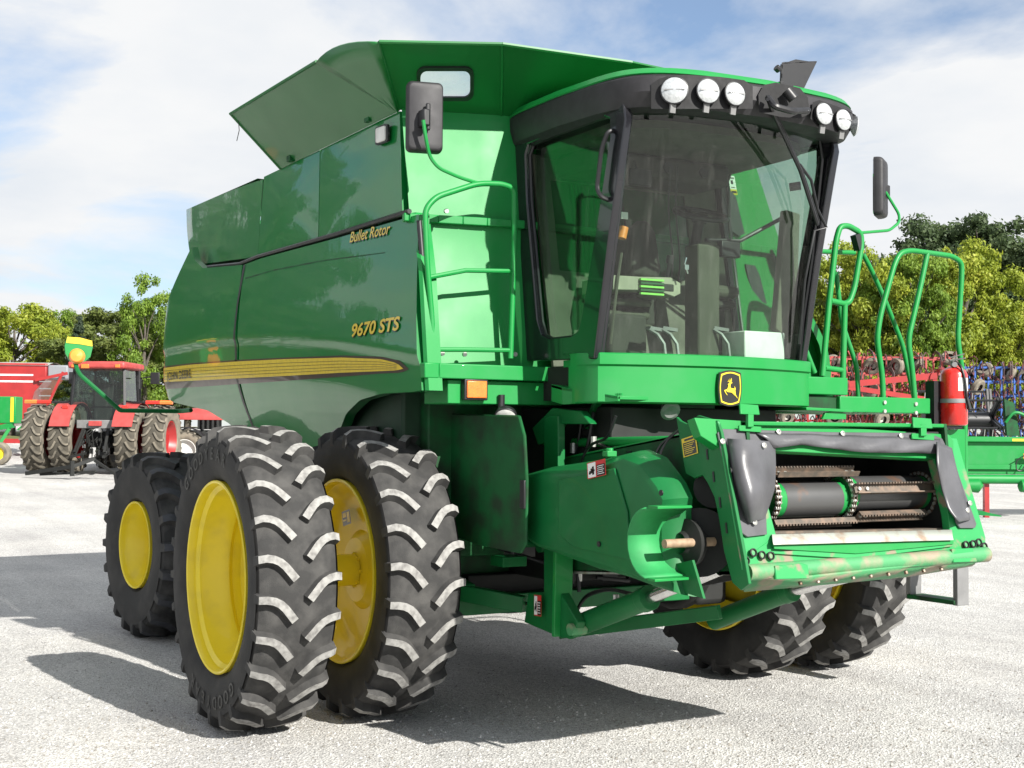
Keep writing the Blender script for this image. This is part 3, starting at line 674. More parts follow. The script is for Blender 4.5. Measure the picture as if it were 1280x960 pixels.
# apron below the windscreen
def ap_x(y, k=0): return 1.56+k+.17*(1-(min(abs(y), .8)/.8)**2)-1.6*max(0, abs(y)-.78)**1.5*6
mb = MB(); yy = [-.84+1.68*i/32 for i in range(33)]
prof = [(-.06, 2.232), (.005, 2.23), (.018, 2.222), (.018, 2.165), (.0, 2.155), (0, 1.955), (-.02, 1.945), (-.06, 1.945)]
rows = [[V((ap_x(y, k), y, z)) for k, z in prof] for y in yy]
L0 = [[p+V((-.10, .01, 0)) for p in rows[0]]]; R0 = [[p+V((-.10, -.01, 0)) for p in rows[-1]]]
mb.grid(L0+rows+R0); mb.b2((1.2, -.79, 2.16), (1.57, .79, 2.2)); P('cab_apron', mb, GREEN, CB, smooth=32)
mb = MB(); mb.b2((.6, -.76, 1.97), (1.54, .76, 2.17)); P('cab_floor', mb, DARK, CB)
# frame pillars
def ring(pl_, w, d): pass
for s in (-1, 1):
    mb = MB()
    f = lambda p: V((p[0], p[1]*-s if s > 0 else p[1], p[2]))
    yS = -.765
    Q = lambda px, py: A(px, py, y=yS)
    outer = [Q(633, 172), Q(640, 158), Q(700, 132), Q(786, 112), Q(791, 150), Q(770, 300), Q(752, 449), Q(661, 452), Q(652, 350), Q(640, 230)]
    inner = [Q(667, 250), Q(665, 195), Q(669, 181), Q(720, 158), Q(762, 146), Q(771, 150), Q(771, 175), Q(752, 300), Q(735, 400), Q(731, 414), Q(722, 421), Q(694, 424), Q(685, 419), Q(680, 402)]
    if s > 0: outer = [V((p.x, -p.y, p.z)) for p in outer]; inner = [V((p.x, -p.y, p.z)) for p in inner]
    mb.plate(outer, (0, -.05*(-s) if s < 0 else -.05, 0), holes=[inner]); P('door_frame', mb, BLACKG, CB, bevel=.008)
    mb = MB(); mb.plate([p+V((0, .02*-s, 0)) for p in inner], (0, .005*-s, 0)); P('side_window', mb, GLASS, CB)
    mb = MB(); c_ = sum(inner, V())/len(inner); mb.tube([p+(p-c_).normalized()*-.0+V((0, s*.012, 0)) for p in inner], .012, 6, loop=True); P('window_seal', mb, BLACK, CB)
    mb = MB(); a, b = V((1.505, s*.748, 2.19)), V((1.765, s*.735, 3.60)); mb.bar(a, b, .05, .055, upv=(1, 0, 0)); P('front_pillar', mb, BLACKG, CB, bevel=.01)
mb = MB(); mb.tube([A(771, 163, y=-.79), A(760, 164, y=-.85), A(752, 185, y=-.86), A(746, 236, y=-.86), A(751, 246, y=-.86), A(765, 252, y=-.79)], .013, 8, fil=.04); P('grab_handle', mb, BLACK, CB)
mb = MB(); p0_ = V((1.79, .80, 3.30)); mb.tube([A(1022, 203, x=1.70), A(1029, 205, x=1.70), A(1029, 245, x=1.68), A(1024, 262, x=1.67), A(1020, 275, x=1.66)], .013, 8, fil=.04); P('grab_handle', mb, BLACK, CB)
# left windscreen edge strip glass
# roof
def rr_ring(z, xr, xf, hw, bul, n=48, e=.32, nose=0):
    r = []
    xm = (xr+xf)/2; a = (xf-xr)/2
    for i in range(n):
        t = 2*PI*i/n; c, s = math.cos(t), math.sin(t)
        x = xm+a*math.copysign(abs(c)**e, c); y = hw*math.copysign(abs(s)**e, s)
        if c > 0: x += bul*(1-(y/hw)**2)*abs(c)**e
        r.append(V((x, y, z+nose*(max(0, x-1.2)))))
    return r
def loft(mb, rings, cap=True, m=0):
    n = len(rings[0]); fs = [(i*n+j, i*n+(j+1) % n, (i+1)*n+(j+1) % n, (i+1)*n+j) for i in range(len(rings)-1) for j in range(n)]
    if cap: fs += [tuple(range(n))[::-1], tuple((len(rings)-1)*n+j for j in range(n))]
    mb.add([p for r in rings for p in r], fs, m)
NR = -.035
mb = MB(); loft(mb, [rr_ring(3.56, .55, 1.78, .74, .12), rr_ring(3.545, .50, 1.86, .80, .14), rr_ring(3.575, .45, 1.96, .845, .15, nose=NR), rr_ring(3.65, .43, 2.01, .865, .15, nose=NR), rr_ring(3.73, .43, 2.01, .865, .14, nose=NR), rr_ring(3.75, .44, 1.99, .85, .14, nose=NR), rr_ring(3.745, .60, 1.8, .7, .12, nose=NR)]); P('roof_visor', mb, VIS, CB, smooth=28)
mb = MB(); loft(mb, [rr_ring(3.72, .44, 1.95, .83, .14, nose=NR), rr_ring(3.752, .42, 2.0, .862, .14, nose=NR), rr_ring(3.785, .43, 1.975, .845, .14, nose=NR), rr_ring(3.80, .46, 1.93, .80, .14, nose=NR), rr_ring(3.825, .6, 1.80, .66, .13, nose=NR), rr_ring(3.84, .85, 1.5, .45, .1, nose=NR)]); P('roof_cap', mb, GREEN, CB, smooth=40)
mb = MB(); loft(mb, [rr_ring(3.545, .62, 1.70, .70, .1), rr_ring(3.50, .62, 1.70, .70, .1), ]); P('headliner', mb, TRIM, CB)
def vis_x(y, z): 
    a = 2.01+.15*(1-(min(abs(y), .865)/.865)**2); e = .32
    k = min(abs(y)/.865, 1); c = (1-k**(2/e))**(e/2) if k < 1 else 0
    return 1.22+(.79)*c+.15*(1-k*k)*c
def on_vis(px, py, off=0):
    x = 2.1
    for _ in range(12): p = A(px, py, x=x); x = .5*x+.5*(vis_x(p.y, p.z)+off)
    return A(px, py, x=x)
# dark patches on the visor face, painting the shade of lamp and wiper recesses
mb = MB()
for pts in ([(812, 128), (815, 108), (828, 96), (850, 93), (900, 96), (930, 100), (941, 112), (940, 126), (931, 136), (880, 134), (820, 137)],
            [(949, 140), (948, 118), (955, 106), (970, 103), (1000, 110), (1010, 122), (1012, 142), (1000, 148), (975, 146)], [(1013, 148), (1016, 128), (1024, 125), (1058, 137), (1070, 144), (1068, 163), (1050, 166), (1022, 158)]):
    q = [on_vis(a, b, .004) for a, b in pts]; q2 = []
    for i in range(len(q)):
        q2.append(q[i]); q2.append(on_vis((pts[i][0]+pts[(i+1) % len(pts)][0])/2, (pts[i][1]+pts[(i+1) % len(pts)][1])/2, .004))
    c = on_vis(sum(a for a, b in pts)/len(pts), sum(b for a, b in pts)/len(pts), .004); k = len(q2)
    if len(pts) == 11: # long patch: a strip instead of a fan
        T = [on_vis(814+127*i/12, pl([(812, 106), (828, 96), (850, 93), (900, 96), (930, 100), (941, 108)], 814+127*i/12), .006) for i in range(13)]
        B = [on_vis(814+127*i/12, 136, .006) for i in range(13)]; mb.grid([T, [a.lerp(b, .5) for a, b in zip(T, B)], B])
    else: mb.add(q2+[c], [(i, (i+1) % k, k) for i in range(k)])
P('recess_shade_patch', mb, mat('recess_shade_black', (.004, .004, .005), .7, noise=.3, nscale=30), CB, smooth=0)
def worklamp(px, py, r, dirv, x=None, shade=0):
    p = on_vis(px, py, .035); d = V(dirv).normalized(); r *= .93
    o = empty('work_lamp', CB)
    mb = MB(); mb.lathe([(-.075, .02), (-.06, r*.65), (-.01, r*1.04), (.006, r*1.05), (.008, r*.97)], p, d, 28); P('lamp_housing', mb, BLACK, o)
    mb = MB(); mb.lathe([(.006, r*.98), (.016, r*.75), (.022, r*.4), (.024, 0)], p, d, 28); mb.bar(p+d*.022+V((-d.y, d.x, 0))*r*.8, p+d*.022-V((-d.y, d.x, 0))*r*.8, .003, .006, 1); P('lamp_lens', mb, [LENS, GREY], o)
    mb = MB(); mb.bar(p+V((-.02, 0, -r-.045)), p+V((-.01, 0, -r*.8)), .035, .012); P('lamp_bracket', mb, GREY, o)
worklamp(843, 113, .078, (.80, -.60, .02)); worklamp(885, 114, .072, (1, -.25, .02)); worklamp(918.5, 117.5, .069, (1, -.1, .02))
worklamp(1030, 142.5, .067, (1, .02, .0)); worklamp(1054, 150, .066, (1, .05, 0))
mb = MB(); p = on_vis(1069, 158, .03); mb.lathe([(-.03, .02), (0, .06), (.012, .045), (.016, 0)], p, (.5, .85, -.1), 20); P('work_lamp', mb, LENS, CB)
# camera bracket on the roof and wiper gear
mb = MB(); q = lambda px, py, x=2.05: A(px, py, x=x)
mb.plate([q(977, 80), q(995, 74), q(1021, 78), q(1004, 113), (q(990, 108)), q(976, 104)], (-.012, 0, 0)); mb.plate([q(977, 80), q(976, 104), q(976, 104, 1.85), q(979, 82, 1.85)], (0, .01, 0)); mb.plate([q(977, 80), q(1021, 78), q(1021, 78, 1.92), q(979, 79, 1.9)], (0, 0, .008)); mb.tube([q(970, 84), q(974, 88)], .02, 8); mb.b2(tuple(q(958, 112, 2.0)), tuple(q(992, 104, 2.12)))
P('roof_bracket', mb, BLACK, CB, bevel=.002)
wp = empty('wiper', CB)
mb = MB(); q = lambda px, py, x: A(px, py, x=x)
mb.tube([q(960, 122, 2.2), q(968, 133, 2.28), q(990, 139, 2.28), (q(1010, 138, 2.2))], .018, 8, fil=.03); mb.tube([q(983, 113, 2.2), q(992, 124, 2.22)], .03, 10); P('wiper_motor', mb, BLACK, wp)
mb = MB(); mb.tube([q(960, 124, 2.24), q(966, 140, 2.15), q(1000, 212, 1.97), q(1022, 281, 1.84)], .012, 6); mb.tube([q(970, 142, 2.12), q(1003, 215, 1.95), q(1024, 278, 1.82)], .008, 6); P('wiper_arm', mb, BLACK, wp)
mb = MB(); mb.tube([q(1000, 206, 1.97), q(1014, 225, 1.9), q(1022, 262, 1.84), q(1033, 284, 1.82), q(1018, 288, 1.80), q(1006, 350, 1.70), q(999, 430, 1.60)], .009, 6); P('wiper_blade', mb, BLACK, wp)
mb = MB(); mb.tube([q(1024, 170, 1.80), q(1028, 200, 1.78), q(1021, 270, 1.72), q(1016, 320, 1.68), q(1004, 400, 1.6), q(1000, 450, 1.56)], .008, 6); P('washer_hose', mb, BLACK, wp)
# cab interior
IN = empty('cab_interior', CB)
mb = MB(); mb.plate([V((.95, -.72, 2.17)), V((.95, .72, 2.17)), V((.68, .72, 3.52)), V((.68, -.72, 3.52))], (.03, 0, 0), holes=[[V((.828, -.60, 2.78)), V((.828, .45, 2.78)), V((.712, .45, 3.36)), V((.712, -.60, 3.36))]]); P('rear_cab_wall', mb, mat('olive_wall_trim', (.13, .13, .10), .8, noise=.3, nscale=5), IN, bevel=.01)
mb = MB(); mb.plate([V((.84, -.60, 2.78)), V((.84, .45, 2.78)), V((.724, .45, 3.36)), V((.724, -.60, 3.36))], (.005, 0, 0)); P('rear_window', mb, GLASS, IN)
q = lambda px, py, x: A(px, py, x=x)
mb = MB(); a = q(868, 305, 1.32); b = q(895, 305, 1.32); mb.b2((1.22, a.y, 2.18), (1.36, b.y, a.z)); P('steering_column', mb, TRIM, IN, bevel=.012)
mb = MB(); c = q(876, 268, 1.20); ax = V((.35, -.05, .93)).normalized(); u = ax.orthogonal().normalized(); w = ax.cross(u)
mb.tube([c+(u*math.cos(2*PI*i/28)+w*math.sin(2*PI*i/28))*.165 for i in range(28)], .017, 8, loop=True)
for k in range(3): a = 2*PI*k/3+.4; mb.tube([c-ax*.03, c+(u*math.cos(a)+w*math.sin(a))*.16], .010, 6)
mb.cyl(c-ax*.05, c, .05, 12); mb.cyl(c-ax*.2, c-ax*.05, .035, 12); P('steering_wheel', mb, BLACK, IN)
mb = MB(); c = q(911, 312, 1.30); mb.box(c, (.05, .15, .10)); P('monitor', mb, BLACK, IN, bevel=.006)
mb = MB(); mb.tube([q(882, 300, 1.30), q(925, 301, 1.28), q(975, 274, 1.35), q(990, 271, 1.38)], .013, 8); P('monitor_arm', mb, BLACK, IN)
mb = MB(); mb.puff([q(*t, 1.0) for t in ((782, 345), (787, 285), (795, 276), (806, 276), (815, 290), (822, 340), (818, 352))], (.05, 0, 0), .03, 0, 3); mb.b2((.85, q(782, 340, 1).y, 2.45), (1.0, q(822, 340, 1).y, 3.0)); P('seat_back', mb, TRIMD, IN, bevel=.02)
for (l, t, r, b_, xx) in ((762, 371, 816, 384, 1.18), (760, 387, 814, 400, 1.16), (757, 402, 818, 414, 1.16), (762, 417, 808, 426, 1.16)):
    mb = MB(); a = q(l, t, xx); b = q(r, b_, xx); mb.b2((xx-.18, a.y, a.z), (xx, b.y, b.z)); P('seat_bellows', mb, TRIM, IN, bevel=.02)
mb = MB(); mb.puff([q(*t, 1.28) for t in ((766, 344), (800, 346), (838, 347), (850, 354), (850, 367), (842, 371), (820, 363), (766, 362))], (-.35, 0, 0), .01, 0, 3); mb.plate([q(*t, 1.28) for t in ((766, 344), (800, 346), (838, 347), (850, 354), (850, 367), (842, 371), (820, 363), (766, 362))], (.006, 0, 0)); P('arm_pad', mb, CREAM, IN, bevel=.008)
mb = MB(); mb.b2((.9, q(766, 365, 1.2).y, 2.2), (1.18, q(812, 365, 1.2).y, 2.5)); P('seat_base', mb, TRIMD, IN, bevel=.02)
gm = MB()
for i in range(5): a = q(800, 349+4.4*i, 1.30); b = q(829, 351+4.4*i, 1.30); gm.bar(a, b, .02, .012, i % 2)
P('striped_cloth', gm, [mat('lime_cloth', (.22, .55, .10), .8), mat('dark_green_cloth', (.02, .09, .03), .8)], IN)
mb = MB(); mb.tube([q(777, 316, 1.3), q(772, 350, 1.3), q(763, 430, 1.3)], .009, 6, 0); mb.tube([q(780, 284, 1.3), q(777, 298, 1.3)], .028, 10, 1); P('control_lever', mb, [TRIM, ORNG], IN)
mb = MB(); mb.b2(tuple(q(776, 265, 1.35)), tuple(q(785, 274, 1.36))); P('paper_tag', mb, WHITE, IN)
mb = MB(); a = q(892, 355, 1.05); b = q(926, 373, 1.05); mb.b2((.7, a.y, b.z), (1.05, b.y, a.z)); P('instructor_arm_pad', mb, TRIM, IN, bevel=.03)
mb = MB(); a = q(892, 374, 1.0); b = q(922, 386, 1.0); mb.b2((.7, a.y, b.z), (1.0, b.y, a.z)); mb.b2((.7, a.y+.05, 2.2), (.95, b.y-.05, b.z)); P('instructor_seat', mb, TRIMD, IN, bevel=.03)
mb = MB(); mb.plate([q(*t, 1.45) for t in ((983, 262), (1000, 267), (995, 424), (984, 424), (970, 411))], (-.06, 0, 0)); P('pillar_trim', mb, mat('olive_pillar_trim', (.12, .12, .085), .8, noise=.2, nscale=9), IN, bevel=.008)
mb = MB(); mb.tube([q(1001, 232, 1.55), q(987, 234, 1.5)], .026, 10); P('door_stop', mb, BLACK, IN)
for dx in (818, 834, 898):
    mb = MB(); mb.tube([q(dx-6, 412, 1.36), q(dx+4, 418, 1.40), q(dx+12, 430, 1.42), q(dx+14, 447, 1.43)], .012, 6); mb.bar(q(dx-8, 410, 1.34), q(dx+10, 413, 1.34), .05, .02); P('pedal', mb, GREY, IN)
mb = MB()
for x0, x1, y0, y1, d in ((.60, .75, -.55, -.30, .14), (.62, .80, .1, .35, .12)): mb.b2((x0, y0, 3.50-d), (x1, y1, 3.50))
for i in range(14): 
    a = V((.72, -.45+.03*i, 3.35)); mb.tube([a, a+V((.05, .03*math.sin(i), -.25)), a+V((.02, .02*math.cos(i*2), -.55-.02*i))], .007, 4)
P('wiring_loom', mb, BLACK, IN)
mb = MB(); a = q(806, 352, 1.26); mb.box(a+V((-.1, .12, -.03)), (.26, .16, .05)); P('control_console', mb, TRIMD, IN, bevel=.01)
for i in range(8): mb = MB(); mb.box(a+V((-.02-.05*(i//3), .07+.045*(i % 3), .0)), (.025, .025, .02)); P('console_button', mb, (ORNG, WHITE, GREY, BLACK)[i % 4], IN)
mb = MB(); mb.tube([a+V((.0, .16, 0)), a+V((.02, .17, .12))], .012, 6); mb.tube([a+V((.02, .17, .12)), a+V((.03, .17, .17))], .024, 8); P('joystick', mb, BLACK, IN)
mb = MB(); p = q(856, 250, 1.45); mb.box(q(800, 222, 1.25), (.03, .16, .10)); mb.tube([q(800, 222, 1.22), q(792, 200, 1.2)], .008, 6); P('yield_monitor', mb, BLACK, IN, bevel=.006)
mb = MB()
for i in range(2): x_ = 838+9*i; mb.tube([q(x_, 208, 1.25), q(x_-3, 260, 1.2), q(x_+4, 330, 1.15), q(x_-2, 372, 1.12)], .006, 5, fil=.1)
P('interior_cable', mb, BLACK, IN)
mb = MB(); mb.tube([q(858, 322, 1.38), q(856, 330, 1.38), q(860, 342, 1.38)], .006, 5); mb.box(q(858, 334, 1.38), (.01, .03, .03)); P('key_ring', mb, CHROME, IN)
mb = MB(); mb.b2((.78, -.6, 3.36), (1.15, .5, 3.5)); P('overhead_console', mb, TRIMD, IN, bevel=.03)
for s_ in (-.35, 0, .28): mb = MB(); mb.cyl((1.152, s_, 3.43), (1.165, s_, 3.43), .035, 16); P('air_vent', mb, BLACK, IN)
# printed box on the cab floor: a thing of its own
bx = MB(); a, b = q(931, 413, 1.50), q(981, 413, 1.50); bx.b2((1.28, a.y, 2.205), (1.50, b.y, a.z)); 
box = bx.build('storage_box', WHITE, None, bevel=.008, loc=(1.39, (a.y+b.y)/2, 2.205)); tag(box, 'pale white box standing on the cab floor behind the windscreen', 'box')
# left tank corner seen through the cab: black vents and stickers
for pts in ([(899, 236), (903, 233), (915, 240), (920, 246), (931, 292), (924, 295), (914, 288)], [(932, 330), (944, 332), (950, 345), (964, 402), (952, 396), (936, 350)]):
    mb = MB(); mb.plate([q(a, b, .74) for a, b in pts], (-.03, 0, 0)); P('tank_vent', mb, mat('vent_black', (.03, .035, .035), .5), tank)
decal('warning_sticker', q(885, 212, .72), q(891, 213, .72), q(888, 232, .72), tank, 'white'); decal('warning_sticker', q(910, 219, .72), q(918, 220, .72), q(914, 243, .72), tank, 'white')

# ---- badge with the leaping deer
bc = A(911, 485.5, x=1.745)
bd = empty('deer_badge', CH, bc, rz=-.05)
hw_, hh_ = .083, .094
def shield(k, n=10):
    o = []
    w, h = hw_*k, hh_*k; bulge_t = .014; bul_s = .010
    for i in range(n+1): t = i/n; o.append((lerp(-w*.80, w*.80, t), h*.86+bulge_t*math.sin(PI*t)))
    for i in range(1, n+1): t = i/n; o.append((lerp(w*.80, w*.72, t)+bul_s*math.sin(PI*t), lerp(h*.86, -h*.86, t)))
    for i in range(1, n+1): t = i/n; o.append((lerp(w*.72, -w*.80, t)*1.0, -h*.86-bulge_t*math.sin(PI*t)))
    for i in range(1, n): t = i/n; o.append((lerp(-w*.80, -w*.80, t)-bul_s*math.sin(PI*t), lerp(-h*.86, h*.86, t)))
    return o
mb = MB(); mb.plate([V((.0, a, b)) for a, b in shield(1.12)], (.016, 0, 0)); P('badge_plate', mb, BDEC, bd, bevel=.002)
mb = MB(); mb.plate([V((.0162, a, b)) for a, b in shield(1.0)], (.0015, 0, 0), holes=[[V((.0162, a, b)) for a, b in shield(.90)]]); P('badge_border', mb, YDEC, bd, smooth=0)
deer_px = [(248, 500), (300, 488), (340, 470), (360, 430), (375, 375), (345, 358), (380, 345), (388, 330), (400, 322), (440, 305), (495, 318), (492, 328), (450, 345), (436, 380), (432, 435), (470, 452), (540, 458), (562, 452), (552, 400), (575, 420), (595, 465), (582, 500), (592, 570), (598, 605), (630, 640), (655, 690), (635, 680), (605, 645), (545, 608), (510, 580), (470, 552), (410, 548), (350, 545), (310, 520), (285, 520), (290, 545), (345, 615), (330, 618), (270, 555), (248, 515)]
antl = [[(436, 310), (452, 275), (455, 250), (450, 215), (462, 212), (475, 250), (470, 285), (452, 318)], [(440, 305), (425, 270), (405, 235), (412, 228), (440, 262), (452, 295)], [(430, 312), (395, 290), (365, 262), (370, 255), (405, 275), (440, 300)], [(430, 312), (390, 300), (345, 298), (345, 290), (395, 288), (436, 304)]]
fd = lambda a, b: V((.0180, (a-445)/880*.205, -(b-455)/960*.235))
mb = MB()
for g in [deer_px]+antl: mb.plate([fd(a, b) for a, b in g], (.0015, 0, 0))
P('leaping_deer', mb, YDEC, bd, smooth=0)

# ---- left-hand deck, rails, extinguisher
X2 = 1.5
mb = MB(); a, b, c = A(996, 470, x=X2), A(1060, 473, x=X2), A(1058, 494, x=X2); mb.b2((1.0, a.y, c.z), (X2, b.y, a.z)); P('deck_step_box', mb, GREEN, bevel=.006)
mb = MB(); a, b, c = A(1050, 495, x=X2), A(1163, 503, x=X2), A(1100, 516, x=X2); mb.b2((.62, a.y, c.z), (X2, b.y, a.z)); P('deck_beam', mb, GREEN, bevel=.006)
mb = MB(); mb.b2((.62, .8, 1.93), (1.44, 1.15, 1.99)); mb.b2((.62, .8, 1.93), (.9, 2.1, 2.0)); P('deck_plate', mb, GDARK, bevel=.004)
mb = MB(); a, b = A(1000, 494, x=X2-.03), A(1050, 512, x=X2-.03); mb.b2((1.2, .76, b.z), (X2-.03, A(1052, 500, x=X2).y, a.z)); P('deck_underbeam', mb, GDARK, bevel=.004)
mb = MB()
for px, py in ((1105, 503), (1105, 514), (1144, 505), (1144, 516)):
    p = A(px, py, x=X2); mb.cyl(p, p+V((.012, 0, 0)), .013, 10)
for px, py in ((552, 442), (580, 443), (643, 443), (557, 264)): p = A(px, py, x=.86 if py > 400 else .78); mb.cyl(p, p+V((.015, 0, 0)), .014, 10)
P('deck_bolt', mb, BOLT)
def footstep(name, pts, z0, t=.02):
    mb = MB(); mb.plate(pts, (0, 0, -t)); o = P(name, mb, GREEN, bevel=.004); return o
g1 = A(697, 487, x=1.30); 
mb = MB(); L1 = [V((1.18, -.86, 2.06)), V((1.30, -.86, 2.04)), V((1.66, -.72, 1.985)), V((1.66, -.50, 1.985)), V((1.40, -.50, 1.99)), V((1.18, -.62, 2.05))]
mb.plate(L1, (0, 0, -.02)); mb.plate([L1[0], L1[1], L1[1]+V((0, 0, -.10)), L1[0]+V((0, 0, -.10))], (0, .015, 0)); mb.plate([L1[1], L1[2], L1[2]+V((0, 0, -.03)), L1[1]+V((0, 0, -.10))], (0, .015, 0)); P('boarding_step', mb, GREEN, bevel=.003)
mb = MB()
for i in range(9): p = L1[2].lerp(L1[3], .1)+V((-.03*i, .005*i, .004)); mb.cyl(p, p+V((0, 0, .012)), .010, 6)
P('step_grip', mb, GREEN)
mb = MB(); a = A(1008, 509, x=1.62); b = A(1063, 512, x=1.60); mb.plate([V((1.3, a.y, a.z)), V((1.62, a.y, a.z)), V((1.62, b.y, b.z)), V((1.3, b.y, b.z))], (0, 0, -.018)); mb.plate([A(*t_, x=1.6) for t_ in ((1028, 524), (1032, 516), (1040, 514), (1052, 514), (1058, 518), (1058, 524))], (-.02, 0, 0)); P('boarding_step', mb, GREEN, bevel=.003)
lr = empty('ladder_rail', CH)
t5 = lambda px, py, x=1.47: A(px, py, x=x)
for q_, r_ in (([(1028, 470), (1036, 380), (1045, 300), (1050, 283), (1060, 282), (1076, 291), (1077, 306), (1068, 360), (1062, 377), (1056, 380), (1038, 376)], .0195),
               ([(1056, 378), (1053, 490)], .0195), ([(1031, 460), (1054, 463)], .018), ([(1018, 314), (1068, 316)], .016),
               ([(1079, 318), (1088, 335), (1105, 372), (1128, 430), (1143, 500)], .016), ([(1045, 340), (1052, 402), (1062, 432), (1071, 458), (1073, 496)], .016), ([(1003, 428), (1018, 466)], .018)):
    mb = MB(); xx = 1.47 if r_ > .0175 else 1.30; mb.tube([t5(a, b, xx) for a, b in q_], r_, 10, fil=.06); P('rail_tube', mb, GREEN, lr)
lr2 = empty('deck_rail', CH)
for q_ in ([(1104, 503), (1103, 470), (1096, 425), (1100, 395), (1118, 330), (1125, 316), (1138, 313), (1190, 320), (1202, 328), (1202, 345), (1197, 425), (1203, 465), (1206, 500), (1206, 545), (1207, 632)], [(1159, 317), (1150, 360), (1135, 425), (1140, 460), (1144, 505)]):
    mb = MB(); mb.tube([A(a, b, x=1.47) for a, b in q_], .0185, 10, fil=.07); P('rail_tube', mb, GREEN, lr2)
mb = MB(); mb.bar(A(1070, 293, x=1.46), A(1075, 312, x=1.46), .05, .06); P('rail_pad', mb, BLACK, lr)
mb = MB(); mb.tube([A(1076, 291, x=1.46), A(1112, 288, x=1.40), A(1124, 278, x=1.38), A(1124, 268, x=1.36), A(1107, 240, x=1.3)], .010, 8, fil=.04); P('mirror_arm', mb, GREEN, lr)
mir2 = empty('rear_view_mirror', CH)
mirror(A(1099, 235, x=1.28), .215, .40, .60, mir2)
mb = MB(); mb.box(A(1106, 240, x=1.26), (.06, .05, .09)); P('mirror_bracket', mb, BLACK, mir2, bevel=.01)
# ladder below the deck
mb = MB()
a, b = A(1190, 690, x=1.5), A(1191, 758, x=1.5)
lad = empty('access_ladder', CH)
for yy_, x_ in ((A(1201, 720, x=1.55).y, 1.55), (A(1149, 720, x=1.2).y+.0, 1.15)):
    mb = MB(); mb.b2((x_-.02, yy_-.055, .64), (x_+.02, yy_+.055, 1.12)); P('ladder_side', mb, GREY, lad, bevel=.004)
for zz in (.66, .98):
    mb = MB(); yl = A(1149, 720, x=1.2).y; yr_ = A(1201, 720, x=1.55).y; mb.bar(V((1.15, yl, zz)), V((1.55, yr_, zz)), .14, .03); P('ladder_step', mb, GDARK, lad, bevel=.004)
# header latch post in front of the extinguisher
mb = MB(); mb.b2((1.2, 2.0, 1.55), (1.5, 2.26, 1.82)); P('deck_bracket', mb, GREEN, bevel=.005)
# fire extinguisher: a thing of its own
ec = A(1192.5, 532, x=1.53); S = .46*(A(1205, 500, x=1.53).y-A(1180, 500, x=1.53).y); etop = A(1192, 458, x=1.53).z
ex = empty('fire_extinguisher', None, (1.53, ec.y, ec.z)); tag(ex, 'red fire extinguisher strapped to the rail at the end of the deck', 'fire extinguisher')
H = etop-ec.z
mb = MB(); mb.lathe([(0, 0), (0, S*.85), (.012, S), (H*.86, S), (H*.93, S*.85), (H*.98, S*.5), (H, S*.3), (H, 0)], (0, 0, 0), (0, 0, 1), 28); P('cylinder', mb, REDE, ex, smooth=50)
mb = MB(); mb.cyl((0, 0, H), (0, 0, H+.035), .02, 12); mb.bar((-.02, -.01, H+.04), (.06, .045, H+.055), .018, .008); mb.bar((-.02, -.01, H+.06), (.05, .05, H+.085), .018, .006); mb.cyl((.02, -.02, H+.01), (.045, -.04, H+.01), .018, 10); P('valve', mb, GREY, ex)
mb = MB(); mb.tube([(.02, -.01, H+.03), (S*.9, -.02, H+.0), (S+.012, -.01, H*.8), (S+.014, -.0, H*.55), (S+.012, .01, H*.45)], .009, 8, fil=.04); mb.tube([(S+.012, .01, H*.47), (S+.016, .03, H*.28)], [.010, .016], 8); P('hose', mb, BLACK, ex)
mb = MB(); a0_, a1_ = math.radians(-75), math.radians(20); mb.lathe([(H*.58, S+.001), (H*.80, S+.001)], (0, 0, 0), (0, 0, 1), 14, a0=a0_+0, a1=a1_); lab = P('instruction_label', mb, WHITE, ex); 
mb = MB(); mb.lathe([(H*.38, S+.002), (H*.38, S+.006), (H*.45, S+.006), (H*.45, S+.002)], (0, 0, 0), (0, 0, 1), 28); P('strap', mb, GREY, ex)
mb = MB(); mb.b2((-.12, -S-.05, H*.0), (-.045, .02, H*.75)); P('mount_plate', mb, BLACK, ex)

# ---- feeder house
FH = empty('feeder_house', CH)
FO = V((2.785, 0, 1.47)); FU = V((-.17, 0, .74)).normalized(); FN = V((FU.z, 0, -FU.x)); FY = V((0, 1, 0))
def F(y, u, n=0): return FO+FY*y+FU*u+FN*n
def AF(px, py, n=0):
    v = fw+rt*((px-640)/FPX)-up*((py-480)/FPX); o = FO+FN*n; t = (o-CAM).dot(FN)/v.dot(FN); return CAM+v*t
def fplate(name, px, n, t, m, parent=FH, bevel=.003, holes=()):
    mb = MB(); mb.plate([AF(a, b, n) for a, b in px], -FN*t, holes=[[AF(a, b, n) for a, b in h] for h in holes]); return P(name, mb, m, parent, bevel=bevel)
# box of the feeder body
mb = MB(); 
for s in (-1, 1): mb = MB(); mb.plate([V((2.72, s*.70, 1.84)), V((2.80, s*.70, 1.10)), V((1.0, s*.70, .95)), V((.9, s*.70, 1.60))], (0, -s*.02, 0)); P('feeder_side', mb, GDARK, FH)
mb = MB(); mb.plate([V((2.72, -.70, 1.84)), V((2.72, .70, 1.84)), V((.95, .70, 1.62)), V((.95, -.70, 1.62))], (0, 0, -.02)); P('feeder_top', mb, GREEN, FH, bevel=.004)
mb = MB(); mb.plate([V((2.80, -.70, 1.10)), V((2.80, .70, 1.10)), V((.95, .70, .93)), V((.95, -.70, .93))], (0, 0, .02)); P('feeder_floor', mb, WORN, FH)
mb = MB(); mb.plate([V((2.2, -.68, 1.78)), V((2.2, .68, 1.78)), V((2.2, .68, 1.06)), V((2.2, -.68, 1.06))], (-.02, 0, 0)); P('feeder_back_shadow_plate', mb, DARK, FH)
